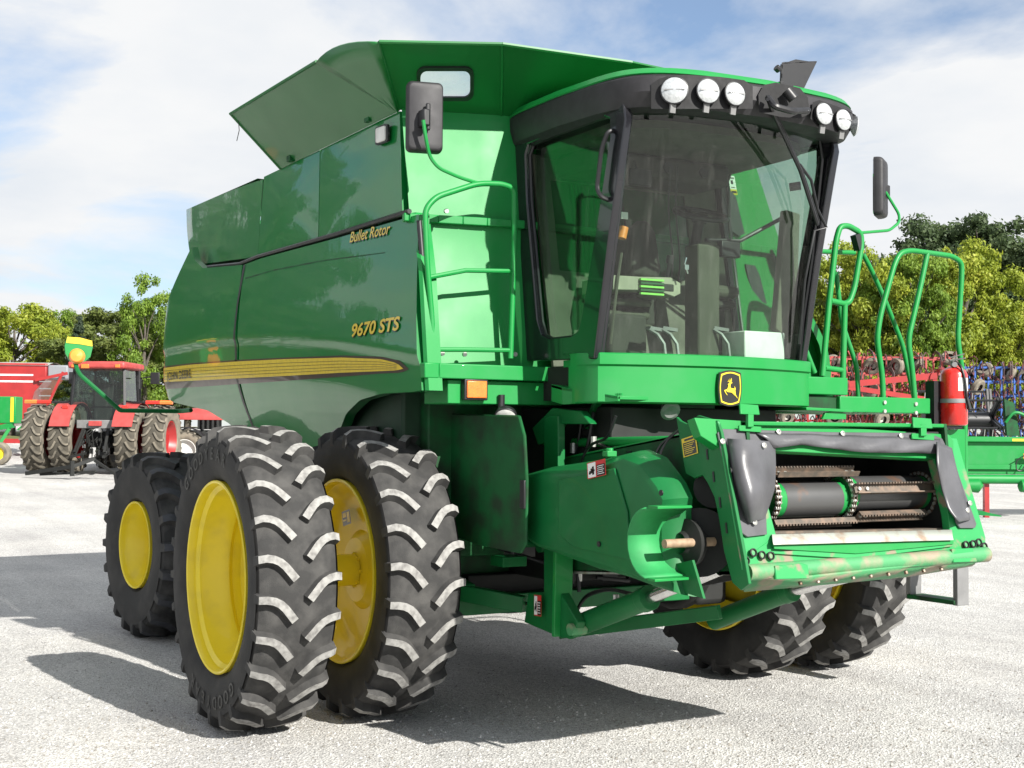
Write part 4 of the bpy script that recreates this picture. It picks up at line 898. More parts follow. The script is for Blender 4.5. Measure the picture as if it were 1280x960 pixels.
mb = MB(); mb.plate([F(-.66, .34, -.02), F(-.66, -.36, -.02), F(-.66, -.36, -.6), F(-.66, .34, -.6)], (0, -.01, 0)); mb.plate([F(.66, .34, -.02), F(.66, -.36, -.02), F(.66, -.36, -.6), F(.66, .34, -.6)], (0, .01, 0)); mb.plate([F(-.66, .33, -.02), F(.66, .33, -.02), F(.66, .33, -.6), F(-.66, .33, -.6)], FU*.01); P('feeder_lining', mb, DARK, FH)
# face frame
fplate('face_top_beam', [(868, 522), (1186, 543), (1192, 551), (1192, 575), (900, 560), (876, 545)], -.012, .06, GREEN)
fplate('face_side_beam', [(897, 540), (935, 540), (970, 668), (1000, 700), (930, 708)], -.014, .05, GWORN)
fplate('face_side_beam', [(1160, 545), (1196, 548), (1232, 672), (1232, 690), (1190, 690), (1185, 640)], -.014, .05, GWORN)
fplate('face_bottom_beam', [(926, 702), (968, 671), (1192, 664), (1234, 686), (1234, 694), (1180, 700), (930, 716)], -.010, .05, GWORN)
fplate('skid_wing', [(967, 690), (1192, 676), (1190, 683), (1095, 695), (1068, 698), (1030, 696), (968, 692)], .004, .012, GWORN, bevel=.001)
fplate('skid_plate', [(967, 679), (1192, 673), (1192, 680), (1070, 692), (968, 686)], .012, .010, GREEN, bevel=.001)
mb = MB()
R_ = [[AF(965, 668, -.10), AF(1192, 662, -.10)], [AF(965, 668, .0), AF(1190, 662, .0)], [AF(966, 677, .03), AF(1191, 671, .03)], [AF(967, 681, .032), AF(1192, 675, .032)]]
mb.grid(R_); P('feed_lip', mb, WORN, FH, smooth=60)
mb = MB(); mb.bar(AF(965, 665.5, -.09), AF(1192, 661, -.09), .05, .012); P('rusty_lip_edge', mb, SLATM, FH)
# round lower bar, worn
mb = MB(); a, b = AF(934, 716, -.02), AF(1233, 693, .0); mb.tube([a, b], .040, 16); P('round_stop_bar', mb, RUSTG, FH)
fplate('bar_wrap', [(969, 707), (1003, 704), (1010, 706), (1012, 723), (970, 724)], .028, .02, GWORN, bevel=.004); fplate('bar_wrap', [(1190, 686), (1216, 685), (1222, 702), (1192, 703)], .034, .02, GWORN, bevel=.004)
mb = MB(); c = [AF(935, 722, .0), AF(1012, 722, .02), AF(1190, 702, .02), AF(1222, 700, .02)]; d = [AF(930, 740, -.10), AF(1010, 733, -.14), AF(1130, 722, -.2), AF(1215, 708, -.1)]
mb.grid([c, [p.lerp(q2, .5)+V((0, 0, -.006)) for p, q2 in zip(c, d)], d]); o = P('under_lip', mb, RUSTG, FH, smooth=50); o.modifiers.new('thickness', 'SOLIDIFY').thickness = .012
mb = MB()
for i in range(9): p = AF(1000+22*i, 727-2.2*i, -.04); mb.cyl(p, p+V((.006, 0, -.015)), .010, 8)
P('lip_bolt', mb, CHAINM, FH)
# rims of bolts on the corner plates
def rings(name, pts, n, r=.017):
    mb = MB()
    for a, b in pts:
        p = AF(a, b, n); mb.lathe([(0, r), (.008, r), (.010, r*.72), (.002, r*.6), (0.002, 0)], p, FN, 14, ms=[1, 1, 1, 0])
    return P(name, mb, [RUSTG, DARK], FH)
for pt in ((932, 701), (941, 691), (952, 694), (963, 695), (1207, 681), (1216, 680), (1223, 678), (1230, 683)): rings('corner_bolt', [pt], .001, .021)
# rubber seals
def bulge_poly(name, px, depth, n, inset, m=RUBBER, steps=4):
    mb = MB(); mb.puff([AF(a, b, n) for a, b in px], FN*depth, inset, 0, steps); return P(name, mb, m, FH, smooth=60)
fplate('rubber_flange', [(897, 541), (903, 536), (1040, 540), (1160, 541), (1178, 548), (1192, 575), (1221, 655), (1219, 660), (1200, 660), (1196, 654), (1172, 560), (1060, 556), (968, 553), (956, 600), (959, 668), (934, 671), (924, 664), (914, 620)], .002, .010, RUBBER, bevel=.003)
mb = MB(); top = [(945, 541), (1000, 542), (1060, 544), (1120, 546), (1174, 549)]; bot = [(969, 560), (1005, 556), (1040, 561), (1085, 566), (1130, 566), (1174, 567)]
T = [AF(*along([V((a, b, 0)) for a, b in top], i/30)[:2], .008) for i in range(31)]; B = [AF(*along([V((a, b, 0)) for a, b in bot], i/30)[:2], .02) for i in range(31)]
rows = [[a.lerp(b, v)+FN*(.014*math.sin(PI*v)+.006*math.sin(i*.9+v*5)) for i, (a, b) in enumerate(zip(T, B))] for v in (0, .2, .4, .6, .8, 1)]
mb.grid(rows); o = P('rubber_top_flap', mb, RUBBER, FH, smooth=70); o.modifiers.new('thickness', 'SOLIDIFY').thickness = .008
# bulging left flap
mb = MB(); Lc = [(909, 548), (912, 580), (920, 615), (928, 640), (935, 655)]; Rc = [(969, 552), (970, 580), (969, 610), (962, 632), (956, 648)]
rows = []
for j in range(17):
    v = j/16; a = along([V((*p, 0)) for p in Lc], v); b = along([V((*p, 0)) for p in Rc], v); r = []
    for i in range(15):
        u = i/14; dep = .003+.115*math.sin(PI*min(1, u*1.02)**.8)**.8*math.sin(PI*min(1, .12+v*.86))**.6+.010*math.sin(9*v+3*u)*math.sin(PI*u)
        r.append(AF(lerp(a.x, b.x, u), lerp(a.y, b.y, u), dep))
    rows.append(r)
mb.grid(rows); P('rubber_side_flap', mb, RUBBER, FH, smooth=80)
mb = MB(); Lc = [(1172, 552), (1172, 580), (1178, 610), (1186, 636), (1199, 652)]; Rc = [(1190, 560), (1196, 585), (1204, 612), (1209, 632), (1213, 650)]
rows = []
for j in range(15):
    v = j/14; a = along([V((*p, 0)) for p in Lc], v); b = along([V((*p, 0)) for p in Rc], v)
    rows.append([AF(lerp(a.x, b.x, i/8), lerp(a.y, b.y, i/8), .012+.04*(1-i/8)*(1+.4*math.sin(7*v))) for i in range(9)])
mb.grid(rows); o = P('rubber_side_flap', mb, RUBBER, FH, smooth=80); o.modifiers.new('thickness', 'SOLIDIFY').thickness = .008
mb = MB()
for a, b in ((903, 552), (912, 588), (955, 557), (943, 653), (973, 540), (1053, 542), (1126, 545), (1180, 560), (1209, 638), (1201, 647), (1212, 629)):
    p = AF(a, b, .013 if a not in (955,) else .07); mb.lathe([(0, .014), (.006, .014), (.008, .009), (.004, .006), (.012, 0)], p, FN, 12)
P('seal_rivet', mb, BOLT, FH)
# conveyor drum, chains and slats
cn = -.22
DC = AF(1030, 621, cn); rD = .092
dy = lambda px: AF(px, 614, cn+rD).y
def at_d(y): return V((DC.x, y, DC.z))
def drum(y0, y1, zoff=0, xoff=0, w=.05):
    mb = MB(); o_ = V((xoff, 0, zoff))
    mb.lathe([(0, .0), (0, rD), (w*1.2, rD), (w*1.2, rD+.001), (y1-y0-w*.6, rD+.001), (y1-y0-w*.6, rD), (y1-y0, rD), (y1-y0, 0)], at_d(y0)+o_, (0, 1, 0), 36, ms=[0, 0, 0, 1, 0, 0, 0]); return P('feeder_drum', mb, [GREEN, DRUMM], FH, smooth=30)
drum(dy(972), dy(1060), -.010); drum(dy(1064), dy(1164), .012)
rC = .117
def chain(px):
    y = dy(px); o = MB(); n = 26
    for i in range(n):
        a = 2*PI*i/n+.1; b = 2*PI*(i+1)/n+.1
        for s in (-.011, .011): o.bar(at_d(y)+V((rC*math.cos(a), s*(1 if i % 2 else .65), rC*math.sin(a))), at_d(y)+V((rC*math.cos(b), s*(1 if i % 2 else .65), rC*math.sin(b))), .004, .020, upv=(math.cos(a), 0, math.sin(a)))
        o.cyl(at_d(y)+V((rC*math.cos(a), -.016, rC*math.sin(a))), at_d(y)+V((rC*math.cos(a), .016, rC*math.sin(a))), .009, 8, 1)
    return P('conveyor_chain', o, [CHAINM, BOLT], FH)
for px in (968, 1063, 1166): chain(px)
def slat(x0, x1, ang, teeth=True):
    y0, y1 = dy(x0), dy(x1); c = at_d(0)+V((math.cos(ang), 0, math.sin(ang)))*(rC+.022); c.y = 0; ux = V((math.cos(ang), 0, math.sin(ang))); tx = V((-math.sin(ang), 0, math.cos(ang)))
    mb = MB(); a = V((c.x, y0, c.z)); b = V((c.x, y1, c.z))
    mb.bar(a, b, .05, .006, upv=ux); mb.bar(a+tx*.024+ux*.012, b+tx*.024+ux*.012, .006, .028, upv=ux); mb.bar(a-tx*.024+ux*.012, b-tx*.024+ux*.012, .006, .028, upv=ux)
    n = int((y1-y0)/.02)
    for i in range(n): p = a.lerp(b, (i+.5)/n); mb.box(p+tx*.024+ux*.029, (.010, .010, .008))
    for f in (.04, .12, .88, .96): p = a.lerp(b, f); mb.cyl(p, p+ux*.014, .010, 8, 1)
    return P('conveyor_slat', mb, [SLATM, BOLT], FH)
slat(972, 1073, math.radians(62)); slat(1060, 1175, math.radians(18)); slat(966, 1068, math.radians(-58)); slat(1068, 1150, math.radians(-42))
mb = MB(); mb.cyl(at_d(-.64), at_d(.64), .03, 12); P('drum_shaft', mb, CHAINM, FH)
# latch tabs on the top beam
for x_ in (936, 1152):
    mb = MB(); d_ = 0 if x_ == 936 else 7; x0 = x_
    mb.plate([AF(x0-13, 505+d_+10*(d_ > 0), .012), AF(x0+10, 507+d_+10*(d_ > 0), .012), AF(x0+12, 519+d_+10*(d_ > 0), .03), AF(x0-12, 518+d_+10*(d_ > 0), .03)], FN*.012)
    mb.plate([AF(x0-4, 516+d_+8*(d_ > 0), .02), AF(x0+3, 516+d_+8*(d_ > 0), .02), AF(x0+3, 535+d_+4*(d_ > 0), .02), AF(x0-4, 535+d_+4*(d_ > 0), .02)], FN*.02); mb.plate([AF(x0-14, 532+d_+3*(d_ > 0), .01), AF(x0+14, 534+d_+3*(d_ > 0), .01), AF(x0+14, 541+d_+3*(d_ > 0), .01), AF(x0-14, 539+d_+3*(d_ > 0), .01)], FN*.012)
    P('latch_tab', mb, GREEN, FH, bevel=.003)
# near side plate of the face frame, with slots and sticker
sp = [(845, 521), (850, 526), (858, 530), (866, 526), (872, 519), (896, 526), (901, 540), (931, 700), (936, 730), (926, 738), (915, 728), (905, 690), (899, 650), (893, 622), (885, 605), (878, 594), (868, 598), (857, 592), (853, 570)]
mb = MB(); mb.plate([A(a, b, y=-.86) for a, b in sp], (0, .018, 0)); P('frame_side_plate', mb, GPLAST, FH, bevel=.003)
mb = MB()
for a, b in ((877, 540), (884, 568), (892, 596), (900, 628), (908, 660)): p = A(a, b, y=-.862); mb.bar(p+V((-.004, 0, .025)), p+V((.004, 0, -.025)), .004, .012)
P('plate_slot', mb, BLACK, FH)
mb = MB(); mb.tube([A(897, 528, y=-.85), A(901, 545, y=-.85), A(930, 712, y=-.85)], .012, 8); P('frame_edge_bead', mb, GWORN, FH)
decal('warning_sticker', A(852, 549, y=-.862), A(870, 543, y=-.862), A(855, 572, y=-.862), FH, 'warn', .002)
mb = MB(); mb.tube([A(845, 540, y=-.80), A(825, 556, y=-.83), A(818, 572, y=-.85), A(836, 596, y=-.85), A(858, 612, y=-.86)], .007, 6, fil=.05); mb.tube([A(850, 536, y=-.80), A(832, 552, y=-.82), A(822, 574, y=-.85), A(848, 608, y=-.86)], .006, 6, fil=.05); P('hydraulic_hose', mb, BLACK, FH)

# ---- drive shield on the feeder side
YS = -.98
DS = empty('drive_shield', CH)
base = [(657, 600), (672, 592), (700, 583), (768, 572), (812, 562), (834, 572), (848, 590), (858, 604), (866, 622), (864, 640), (866, 700), (880, 746), (850, 738), (800, 722), (760, 712), (716, 694), (690, 684), (670, 668), (658, 655)]
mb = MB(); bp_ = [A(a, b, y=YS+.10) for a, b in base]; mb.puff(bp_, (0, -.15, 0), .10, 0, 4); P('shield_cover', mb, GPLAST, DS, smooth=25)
mb = MB(); mb.plate([A(a, b, y=YS-.052) for a, b in ((700, 600), (770, 585), (786, 640), (790, 700), (720, 684), (700, 668))], (0, -.012, 0)); P('pressed_field', mb, GPLAST, DS, bevel=.006)
mb = MB(); hc = A(846, 678, y=-1.05); rows = []
for i in range(13):
    a = math.radians(96+168*i/12); rows.append([hc+V((math.cos(a)*.165-.02, y_, math.sin(a)*.17)) for y_ in (-.16, -.02, .12)])
mb.grid(rows); o = P('clutch_guard', mb, mat('scoop_green', (.02, .26, .07), .6, noise=.2, nscale=8), DS, smooth=60); o.modifiers.new('thickness', 'SOLIDIFY').thickness = .008
for a, b, c in ((.165, .178, .05), (-.178, -.165, .03)): mb = MB(); mb.b2((hc.x-.03, -1.20, hc.z+a), (hc.x+c, -1.0, hc.z+b)); P('guard_lip', mb, GREEN, DS, bevel=.002)
mb = MB(); mb.plate([A(a, b, y=-.96) for a, b in ((795, 716), (868, 700), (882, 748), (850, 738))], (0, -.014, 0)); P('shield_fin', mb, GPLAST, DS)
mb = MB()
for a, b in ((827, 616), (749, 680)): p = A(a, b, y=YS-.066); mb.cyl(p, p+V((0, -.006, 0)), .015, 12)
P('shield_hole', mb, BLACK, DS)
mb = MB(); p = A(762, 572, y=-1.0); mb.cyl(p, p+V((0, 0, .05)), .02, 8); mb.box(p+V((0, 0, .02)), (.05, .06, .03)); P('shield_latch', mb, GREEN, DS, bevel=.004)
decal('danger_sticker', A(736, 579, y=YS-.064), A(759, 573, y=YS-.064), A(737, 599, y=YS-.064), DS, 'danger', .012)
decal('small_sticker', A(656.5, 601, y=YS+.02), A(667, 600, y=YS+.02), A(657, 614, y=YS+.02), DS, 'yellow', .02)
mb = MB(); mb.cyl(A(874, 678, y=-.84), A(874, 678, y=-.70), .17, 28); mb.lathe([(0, .05), (-.05, .08), (-.06, .11), (-.10, .12), (-.12, .06), (-.14, .05)], A(878, 678, y=-.82), (0, 1, 0), 24); mb.cyl(A(892, 610, y=-.76), A(892, 610, y=-.70), .10, 20); P('slip_clutch', mb, DARK, FH)
mb = MB(); p = A(872, 678, y=-.90); mb.cyl(p+V((0, .1, 0)), p+V((0, -.20, 0)), .022, 12); P('shaft_stub', mb, mat('tan_rusty_shaft', (.32, .22, .14), .6, noise=.3, nscale=30), FH)

# ---- lower machinery
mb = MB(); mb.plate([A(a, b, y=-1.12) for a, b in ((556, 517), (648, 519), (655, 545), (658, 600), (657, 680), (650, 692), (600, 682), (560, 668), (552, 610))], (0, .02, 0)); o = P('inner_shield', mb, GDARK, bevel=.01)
mb = MB(); mb.box(A(655, 618, y=-1.115), (.05, .03, .16)); P('shield_grip', mb, BLACK, bevel=.004)
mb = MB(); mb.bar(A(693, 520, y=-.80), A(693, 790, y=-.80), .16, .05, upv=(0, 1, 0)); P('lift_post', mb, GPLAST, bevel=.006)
mb = MB(); mb.bar(A(705, 640, y=-.80), A(702, 795, y=-.80), .03, .12, upv=(0, 1, 0)); P('lift_post_rib', mb, GREEN, bevel=.004)
mb = MB(); mb.plate([A(a, b, y=-.82) for a, b in ((660, 742), (700, 740), (722, 778), (716, 797), (700, 797), (655, 778))], (0, .06, 0)); P('pivot_bracket', mb, GPLAST, bevel=.006)
mb = MB(); p = A(712, 787, y=-.84); mb.cyl(p, p+V((0, .1, 0)), .035, 16); P('pivot_pin', mb, RUSTG)
decal('warning_sticker', A(673, 743, y=-.832), A(682, 744, y=-.832), A(673, 769, y=-.832), CH, 'danger', .03)
mb = MB(); mb.plate([A(a, b, y=-.80) for a, b in ((665, 535), (690, 510), (726, 514), (738, 530), (700, 530), (690, 552), (672, 556))], (0, .05, 0)); P('hook_bracket', mb, GPLAST, bevel=.006)
mb = MB(); mb.bar(A(748, 500, y=-.62), A(735, 535, y=-.62), .05, .03); P('cab_strut', mb, GPLAST, bevel=.004)
mb = MB(); mb.tube([A(718, 553, y=-.62), A(850, 551, y=-.62)], .028, 10); P('cross_tube', mb, GREEN)
mb = MB(); mb.tube([A(716, 558, y=-.6), A(730, 545, y=-.62), A(760, 560, y=-.65), A(790, 566, y=-.7)], .010, 6, fil=.05); mb.tube([A(713, 570, y=-.6), A(716, 545, y=-.62), A(740, 528, y=-.65)], .008, 6, fil=.05); P('hydraulic_hose', mb, BLACK)
for k, q_ in enumerate(([(728, 520), (722, 560), (708, 600), (712, 660), (716, 730)], [(742, 515), (735, 560), (716, 610), (720, 690), (724, 740)], [(770, 520), (760, 548), (735, 556), (722, 590)], [(800, 745), (760, 735), (730, 745), (716, 775)], [(840, 742), (800, 760), (770, 752), (735, 770)], [(600, 760), (640, 752), (668, 756), (700, 748)])):
    mb = MB(); mb.tube([A(a, b, y=-.64-.03*(k % 3)) for a, b in q_], .009+.003*(k % 2), 6, fil=.12); P('hydraulic_hose', mb, BLACK)
mb = MB()
for a, b in ((716, 560), (722, 640), (724, 720), (770, 750), (742, 552)): p = A(a, b, y=-.66); mb.cyl(p-V((0, 0, .03)), p+V((0, 0, .03)), .018, 8)
P('hose_fitting', mb, BOLT)
def ram(a, b, c, r1=.05, r2=.028):
    e = empty('lift_ram', CH)
    mb = MB(); mb.cyl(a, b, r1, 20); mb.cyl(b-(b-a).normalized()*.06, b+(b-a).normalized()*.005, r1*1.12, 20); P('ram_barrel', mb, GPLAST, e, bevel=.003)
    mb = MB(); mb.cyl(b, c, r2, 16); P('ram_rod', mb, CHROME, e)
ram(A(712, 786, y=-.70), A(812, 747, y=-.70), A(900, 712, y=-.70), .062, .033)
ram(A(892, 776, y=.15), A(990, 738, y=.15), A(1092, 712, y=.15), .056, .034)
mb = MB(); mb.bar(A(700, 790, y=-.60), A(900, 765, y=-.10), .05, .08); P('cross_brace', mb, GPLAST, bevel=.005)
mb = MB(); mb.b2((.15, -1.1, .62), (.35, .8, .74)); mb.bar(V((.3, -1.15, .80)), V((.7, -.75, .72)), .08, .10); mb.bar(V((-.9, -1.0, 1.0)), V((.45, -1.0, .78)), .08, .1); P('lower_crossmember', mb, GPLAST, bevel=.006)
mb = MB(); rnd = random.Random(5)
for i in range(46):
    p = V((rnd.uniform(-.1, .9), rnd.uniform(-.9, .8), rnd.uniform(.82, 1.15))); k = rnd.random()
    if k < .45: mb.box(p, (rnd.uniform(.05, .16), rnd.uniform(.05, .2), rnd.uniform(.04, .12)), rnd.choice((0, 0, 1, 2)))
    elif k < .75: mb.cyl(p, p+V((0, rnd.uniform(.05, .25), 0)), rnd.uniform(.015, .05), 10, rnd.choice((0, 1, 2)))
    else: mb.tube([p, p+V((rnd.uniform(-.2, .2), rnd.uniform(.1, .3), rnd.uniform(-.1, .1))), p+V((rnd.uniform(-.3, .3), rnd.uniform(.2, .6), 0))], .012, 6, 0)
P('hydraulic_block', mb, [BLACK, GPLAST, GREY], bevel=.003)
mb = MB(); mb.b2((-2.9, -1.1, .95), (-.5, 1.1, 1.5)); P('cleaning_shoe', mb, DARK, bevel=.02)
mb = MB(); p = A(838, 514, x=1.6); mb.lathe([(0, 0), (.01, .04), (0, .06), (-.05, .04)], p, (.8, -.2, -.5), 20); P('road_lamp', mb, GREY)

# ---- folded warning arm at the rear
wa = empty('warning_arm', CH)
XA = -5.15
ya = lambda a, b, o=0: A(a, b, x=XA+o)
mb = MB(); mb.tube([V((-4.95, -1.2, ya(230, 513).z)), ya(226, 514), ya(150, 513), ya(146, 509), ya(97, 466), ya(93, 448)], .022, 8, fil=.06); P('arm_tube', mb, GPLAST, wa)
sh = [(84, 421), (100, 422), (115, 426), (116, 434), (113, 446), (106, 452), (88, 452), (82, 442), (81, 432)]
mb = MB(); mb.plate([ya(*t) for t in sh], (-.03, 0, 0)); P('marker_shield', mb, GREEN, wa)
mb = MB(); mb.plate([ya(*t, .002) for t in ((84, 421), (100, 422), (115, 426), (115.5, 433), (99, 430), (82.5, 428.5))], (.003, 0, 0)); P('yellow_band', mb, YDEC, wa, smooth=0)
mb = MB(); mb.lathe([(-.03, .075), (0, .072), (.02, .055), (.03, 0)], ya(96, 445, .035), (.95, -.3, .1), 24); P('amber_lamp', mb, mat('bright_amber', (.85, .27, .04), .25, coat=.5), wa)

# ---------------------------------------------------------------- machines behind
def place(px, s): return G(px, s)
HEAD = YAW
def dusty_tyre(R, w, nl=22, bead=None):
    mb = tyre_mesh(R, w, nl, bead or R*.55, lugh=.045, lugw=.055, sweep=.30)
    return mb
tA = dusty_tyre(.975, .60).build('tyre_field', [TYRED, TGROOVE, TYRED], None, smooth=30).data
tB = dusty_tyre(.60, .40, 18).build('tyre_front', [TYRED, TGROOVE, TYRED], None, smooth=30).data
for nme in ('tyre_field', 'tyre_front'): bpy.data.objects.remove(bpy.data.objects[nme])
def simple_wheel(parent, x, y, R, tm, rimm, rr, w):
    e = empty('wheel', parent, (x, y, R), rz=0 if y < 0 else PI)
    o = bpy.data.objects.new('tyre', tm); COL.objects.link(o); o.parent = e
    if y > 0: o.scale = (-1, 1, 1)
    mb = MB(); mb.lathe([(-w*.42, rr), (-w*.42, rr*.95), (-w*.3, rr*.9), (-w*.1, rr*.8), (-w*.05, rr*.4), (-w*.15, rr*.3), (-w*.15, 0)], (0, 0, 0), (0, 1, 0), 28); mb.lathe([(-w*.42, rr), (0, rr*.94), (w*.42, rr)], (0, 0, 0), (0, 1, 0), 28); mb.build('rim', rimm, e)
def tractor(loc, rz, label, dual=True, paint=REDF, low=False):
    T = empty('red_tractor', None, loc, rz); tag(T, label, 'tractor')
    for s in (-1, 1):
        simple_wheel(T, 0, s*.93, .975, tA, REDP, .54, .6)
        if dual: simple_wheel(T, 0, s*1.72, .975, tA, REDP, .54, .6)
        simple_wheel(T, 2.9, s*.85, .60, tB, mat('pale_grey_rim', (.55, .55, .53), .5), .33, .4)
        mb = MB(); mb.lathe([(-.28, 1.03), (-.28, 1.06), (.28, 1.06), (.28, 1.03), (-.28, 1.03)], (0, s*.88, .975), (0, 1, 0), 14, a0=math.radians(200), a1=math.radians(325)); mb.build('fender', paint, T, smooth=40)
        mb = MB(); mb.box((-.62, s*.85, 1.88), (.05, .16, .09)); mb.build('tail_lamp', mat('red_lens', (.6, .03, .02), .25), T, bevel=.01)
        mb = MB(); mb.lathe([(-.2, .66), (-.2, .69), (.2, .69), (.2, .66), (-.2, .66)], (2.9, s*.85, .60), (0, 1, 0), 12, a0=math.radians(200), a1=math.radians(330)); mb.build('front_fender', BLACK, T, smooth=40)
        mb = MB(); mb.tube([(-.3, s*.75, 2.05), (-.35, s*1.0, 2.02), (-.35, s*1.35, 2.02)], .03, 6, 0); mb.tube([(-.35, s*1.35, 2.02), (-.35, s*1.75, 2.02)], .055, 6, 1); mb.tube([(-.35, s*1.75, 2.02), (-.35, s*2.1, 2.02)], .06, 6, 2); mb.build('warning_lamp_bar', [BLACK, mat('red_lens', (.6, .03, .02)), AMBER], T)
        mb = MB(); mb.tube([(.9, s*.75, 2.75), (.9, s*1.15, 2.8)], .02, 6); mb.box((.88, s*1.2, 2.75), (.06, .26, .34)); mb.build('wing_mirror', BLACK, T, bevel=.02)
    # cab
    W_ = .78
    mb = MB()
    for x, y in ((-.45, -W_), (-.45, W_), (1.15, -W_*.85), (1.15, W_*.85)): mb.bar((x, y, 1.45), (x*.85+.05, y*.9, 2.98), .07, .07)
    mb.b2((-.45, -W_, 1.40), (1.15, W_, 1.52)); mb.build('cab_frame', BLACK, T)
    mb = MB(); mb.add([V((-.46, -W_, 1.5)), V((-.46, W_, 1.5)), V((-.34, W_*.9, 2.95)), V((-.34, -W_*.9, 2.95))], [(0, 1, 2, 3)]); mb.build('rear_window', GLASS2, T)
    for s in (-1, 1): mb = MB(); mb.add([V((-.46, s*W_, 1.5)), V((1.15, s*W_*.85, 1.5)), V((1.0, s*W_*.78, 2.95)), V((-.34, s*W_*.9, 2.95))], [(0, 1, 2, 3)]); mb.build('side_window', GLASS2, T)
    mb = MB(); mb.add([V((1.15, -W_*.85, 1.5)), V((1.15, W_*.85, 1.5)), V((1.0, W_*.78, 2.95)), V((1.0, -W_*.78, 2.95))], [(0, 1, 2, 3)]); mb.build('windscreen', GLASS2, T)
    mb = MB(); mb.box((.25, 0, 3.06), (1.75, 1.62, .20)); mb.build('cab_roof', paint, T, bevel=.06)
    mb = MB(); mb.box((-.63, .3, 3.02), (.06, .22, .12), 1); mb.box((-.63, -.62, 3.03), (.05, .14, .09), 1); mb.box((-.63, .62, 3.03), (.05, .14, .09), 1); mb.build('roof_lamp', [BLACK, AMBER], T, bevel=.01)
    mb = MB(); mb.b2((.1, -.3, 1.52), (.6, .3, 1.95)); mb.b2((.05, -.28, 1.9), (.18, .28, 2.55)); mb.tube([(.95, .0, 1.6), (.8, 0, 2.15)], .04, 6); mb.lathe([(0, .2), (.02, .2)], (.8, 0, 2.15), (-.4, 0, .9), 14); mb.build('driver_seat', TRIMD, T, bevel=.04)
    mb = MB(); rows = [[V((x, y*k, z)) for y, z in ((-.42, 1.5), (-.42, 1.66), (-.3, 1.84*k2), (0, 1.90*k2), (.3, 1.84*k2), (.42, 1.66), (.42, 1.5))] for x, k, k2 in ((1.2, 1, 1), (2.4, .95, .99), (3.3, .85, .95), (3.65, .7, .86))]; mb.grid(rows); mb.add(rows[-1], [(0, 1, 2, 3, 4, 5, 6)]); mb.build('hood', paint, T, smooth=50)
    mb = MB(); mb.b2((-.2, -.35, .75), (3.5, .35, 1.2)); mb.b2((2.7, -.75, .5), (3.1, .75, .75)); mb.build('engine_block', DARK, T, bevel=.02)
    for i in range(5): mb = MB(); mb.b2((2.0+.14*i, -.44, 1.22), (2.05+.14*i, .44, 1.5)); mb.build('side_grille', DARK, T)
    mb = MB(); mb.cyl((1.5, -.52, 1.7), (1.5, -.52, 2.75), .075, 12); mb.cyl((1.5, -.52, 2.75), (1.5, -.52, 3.15), .05, 12); mb.build('exhaust_stack', BLACK, T)
    mb = MB(); mb.b2((-.55, -.55, 1.28), (-.40, .55, 1.52)); mb.build('rear_apron', GREY, T, bevel=.02)
    mb = MB(); rnd = random.Random(8)
    for s in (-1, 1):
        mb.bar((-.5, s*.35, 1.3), (-1.0, s*.42, .62), .07, .05); mb.bar((-.3, s*.3, .6), (-1.15, s*.45, .50), .08, .06); mb.tube([(-.4, s*.3, 1.35), (-.95, s*.42, .55)], .035, 6); mb.tube([(-.4, s*.2, 1.1), (-.9, s*.5, .6)], .03, 6)
    for i in range(40):
        p = V((rnd.uniform(-.62, -.25), rnd.uniform(-.42, .42), rnd.uniform(.55, 1.35)))
        if rnd.random() < .5: mb.box(p, (rnd.uniform(.05, .2), rnd.uniform(.04, .14), rnd.uniform(.05, .2)), rnd.choice((0, 0, 1)))
        else: mb.tube([p, p+V((-.12, rnd.uniform(-.1, .1), -.1)), p+V((-.05, rnd.uniform(-.1, .1), -.4))], .016, 5, 0)
    mb.bar((-.2, 0, .45), (-1.4, 0, .42), .1, .06); mb.build('rear_linkage', [DARK, GREY], T)
    mb = MB(); mb.box((-.6, 0, 1.42), (.12, .34, .14)); mb.build('linkage_cover', REDF, T, bevel=.01)
    return T
TA = tractor(place(129, 37), HEAD-.04, 'faded red tractor with twin dusty rear tyres seen from behind')
TBt = tractor(place(300, 37.6), HEAD+PI/2+.12, 'red tractor mostly hidden behind the combine with only its front wheel and hood showing', dual=False)
TBt.location = place(361, 39)
# dark drawbar frame lying behind the tractor
O_ = place(70, 34.5); mb = MB(); a, b, c, d = place(35, 35), place(92, 34.3), place(120, 34.6), place(150, 34.4)
mb.bar(a+V((0, 0, .12)), b+V((0, 0, .35)), .10, .10); mb.bar(b+V((0, 0, .35)), c+V((0, 0, .55)), .09, .09); mb.bar(a+V((.3, .3, .1)), c+V((0, 0, .2)), .07, .07); mb.bar(c+V((0, 0, .5)), d+V((0, 0, .1)), .07, .07); mb.cyl(b+V((0, 0, .1)), b+V((0, 0, .5)), .06, 8)
db_ = mb.build('drawbar_frame', DARK, None, loc=tuple(a)); tag(db_, 'dark steel drawbar lying on the gravel behind the tractor wheels', 'drawbar')

